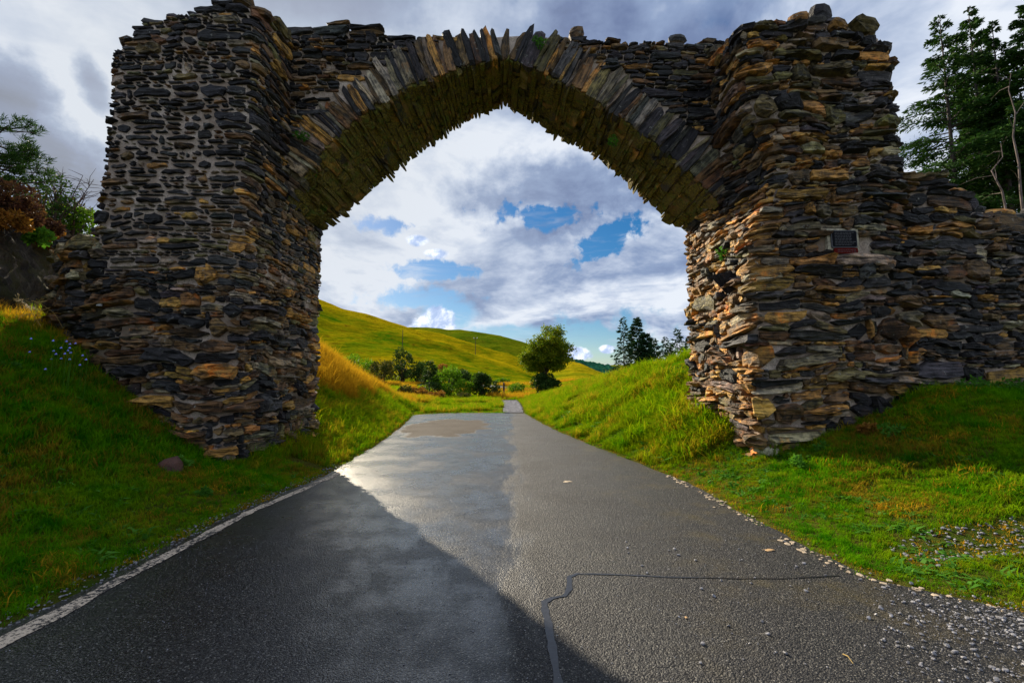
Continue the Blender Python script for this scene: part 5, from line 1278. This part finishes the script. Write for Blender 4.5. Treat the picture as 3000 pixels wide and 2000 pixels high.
# wooden post, small posts, poles
x, y = at_px(1476, 1160, 54); z = G1(x, y); mb = MB(); mb.box((x, y, z + .80), (.22, .22, 1.8)); mb.add(*tube([(x, y, z + 1.70), (x, y, z + 1.76)], [.14, .02], 4)); o = mb.build("wooden_post", M['wood']); tag(o, "dark square wooden post at the end of the gravel path", "post")
for i, (px, lab) in enumerate([(1466, "left small fence post beyond the far bend"), (1485, "right small fence post beyond the far bend")]):
    x = P(px, 1115, 96)[0]; z = G1(x, 96); mb = MB(); mb.tube([(x, 96, z - .2), (x, 96, z + .7), (x, 96, z + .75)], [.16, .16, .08], 7); o = mb.build("fence_post", M['wood']); tag(o, lab, "post", "small fence posts by the far bend")
def hill_z(x, y):
    dg = bpy.context.evaluated_depsgraph_get(); hit, loc, *_ = SC.ray_cast(dg, Vector((x, y, 300)), Vector((0, 0, -1))); return loc.z if hit else 0.0
bpy.context.view_layer.update()
def pole(px, py_top, Y, label, lamps):
    p = P(px, py_top, Y); z0 = hill_z(p[0], p[1]) - .5; root = empty("utility_pole", (p[0], p[1], z0), label, "pole", "poles on the hillside"); mb = MB(); mb.tube([(p[0], Y, z0), (p[0], Y, p[2])], [.13, .09] if not lamps else [.17, .12], 8); mb.build("mast", M['wood'], root)
    if not lamps: return
    mb = MB(); mb.box((p[0], Y, p[2] - .25), (2.0, .2, .2)); mb.build("crossarm", M['wood'], root)
    for s in (-.85, .85):
        mb = MB(); mb.tube([(p[0] + s, Y, p[2] - .18), (p[0] + s, Y, p[2] + .1), (p[0] + s, Y, p[2] + .3)], [.25, .32, .12], 7); mb.build("insulator", M['lamp'], root)
pole(1393, 990, 232, "dark pole with two white caps on the hill ridge", 2)
pole(1180, 966, 180, "faint thin pole lower on the green hillside", 0)
# harebells, stalks, weeds
for i, (px, py) in enumerate([(157, 995), (196, 997), (206, 1005), (222, 1003), (180, 1016), (205, 1016), (158, 1025), (165, 1034), (191, 1033), (200, 1024), (208, 1030), (180, 1047), (151, 1049), (205, 1049), (243, 1038), (253, 1050), (235, 1066), (92, 989), (88, 1028), (84, 1044), (44, 1010), (134, 1078)]):
    Yd = 6.9 + rng.uniform(-.5, .1); p = P(px, py, Yd); z = G1(p[0], p[1]); h = max(.12, min(.55, p[2] - z)); z = max(z, p[2] - .55) if p[2] > z else p[2] - .15
    where = "beside the dark left wall" if px > 140 else "in the open grass away from the wall"
    root = empty("harebell", (p[0], p[1], min(z, G1(p[0], p[1]))), "small blue harebell " + where + " at far left", "flower", "harebells on the left bank"); mb = MB(); mb.tube([(p[0], p[1], min(z, G1(p[0], p[1]))), (p[0] + .02, p[1], p[2] - .02), (p[0], p[1], p[2])], [.003, .0025, .002], 3); mb.build("stem", M['weed'], root)
    mb = MB(); k = 5; top = np.array((p[0], p[1], p[2] + .004)); tilt = rng.normal(0, .3, 2)
    V = [top] + [top + (math.cos(q * 6.283 / k) * .013, math.sin(q * 6.283 / k) * .013, -.014) for q in range(k)] + [top + (math.cos((q + .5) * 6.283 / k) * .018, math.sin((q + .5) * 6.283 / k) * .018 - .004, -.026) for q in range(k)]
    mb.add(V, [(0, 1 + (q + 1) % k, 1 + q) for q in range(k)] + [(1 + q, 1 + (q + 1) % k, 6 + q) for q in range(k)] + [(1 + (q + 1) % k, 6 + (q + 1) % k, 6 + q) for q in range(k)]); mb.build("bell", M['bell'], root)
root = None
p = P(85, 970, 7.6); zb = G1(p[0], p[1]); root = empty("tall_grass", (p[0], p[1], zb), "tall dry seeding grass against the dark rock at far left", "grass clump"); st = MB(); sd = MB()
for k in range(16):
    q = P(rng.uniform(40, 135), rng.uniform(865, 930), 7.6 + rng.uniform(-.2, .2)); o = np.array((p[0] + rng.normal(0, .22), p[1] + rng.normal(0, .1), zb)); m = o * .5 + q * .5 + np.array((rng.normal(0, .03), 0, .05)); st.tube([o, m, q], [.004, .0035, .002], 3)
    for j in range(6):
        t = rng.uniform(.72, 1.02); b = m * (1 - t) + q * t; d = rng.normal(0, .05, 3); d[2] = abs(d[2]) * .6; sd.tube([b, b + d], [.002, .003], 3); sd.tube([b + d, b + d * 1.25], [.006, .002], 4)
st.build("stalks", M['stalk'], root); sd.build("seed_heads", M['stalk'], root)
for i, (px, py, Yd, w, h, lab) in enumerate([(2605, 1200, 6.6, .42, .22, "dark green nettle clump on the right bank near the wall foot"), (2860, 1140, 7.2, .5, .24, "left of two leafy weeds at the foot of the right wall"), (2960, 1150, 7.2, .5, .24, "right-hand leafy weed at the foot of the right wall"),
        (2345, 1290, 6.6, .34, .18, "leafy weed at the foot of the right pier corner"), (2400, 1285, 6.9, .26, .14, "small weed just right of the pier corner weed"), (535, 1345, 6.6, .24, .18, "leafy sprig beside the red-brown rock"), (598, 1405, 6.0, .2, .1, "small clover sprig in the grass below the left pier"),
        (20, 1090, 6.2, .34, .18, "leafy weed at the left edge below the harebells"), (420, 1345 - 130, 6.7, .2, .1, "tiny sprig on the shaded left bank"), (2090, 1190, 11.0, .9, .35, "lush weed clump beyond the right jamb of the arch"), (2070, 1230, 10.6, .7, .3, "lower lush weed against the right jamb")]):
    x, y = P(px, py, Yd)[[0, 1]]; bush("leafy_weed", x, y, w, h, 'weed', lab, "leafy weeds in the verge", 150, .05 if w < .6 else .09, 9, 'weed', sink=.02)
p = P(2545, 1225, 6.9); bush("dead_bracken", p[0], p[1], .3, .18, 'bracken', "tuft of brown dead bracken under the right wall", None, 300, .06, 8, 'bracken')

for px, py, Yd, lab in [(884, 388, 8.45, "small green fern in a joint of the arch ring, upper left of the opening"), (912, 494, 8.75, "green tuft on the left springing of the arch"), (1582, 118, 8.45, "green tuft on top of the arch ring right of the apex"), (1800, 405, 8.85, "green tuft under the arch ring on the right side"), (2056, 588, 9.3, "fern on the right jamb just under the springing"), (934, 606, 9.6, "fern on the left jamb just under the springing"), (2115, 735, 8.4, "dark fern on the lit right reveal below the springing")]:
    p = P(px, py, Yd); bush("wall_fern", p[0], p[1], .30, .24, 'weed', lab, "ferns rooted in the masonry", 120, .05, 7, 'fern', z=p[2] - .12)
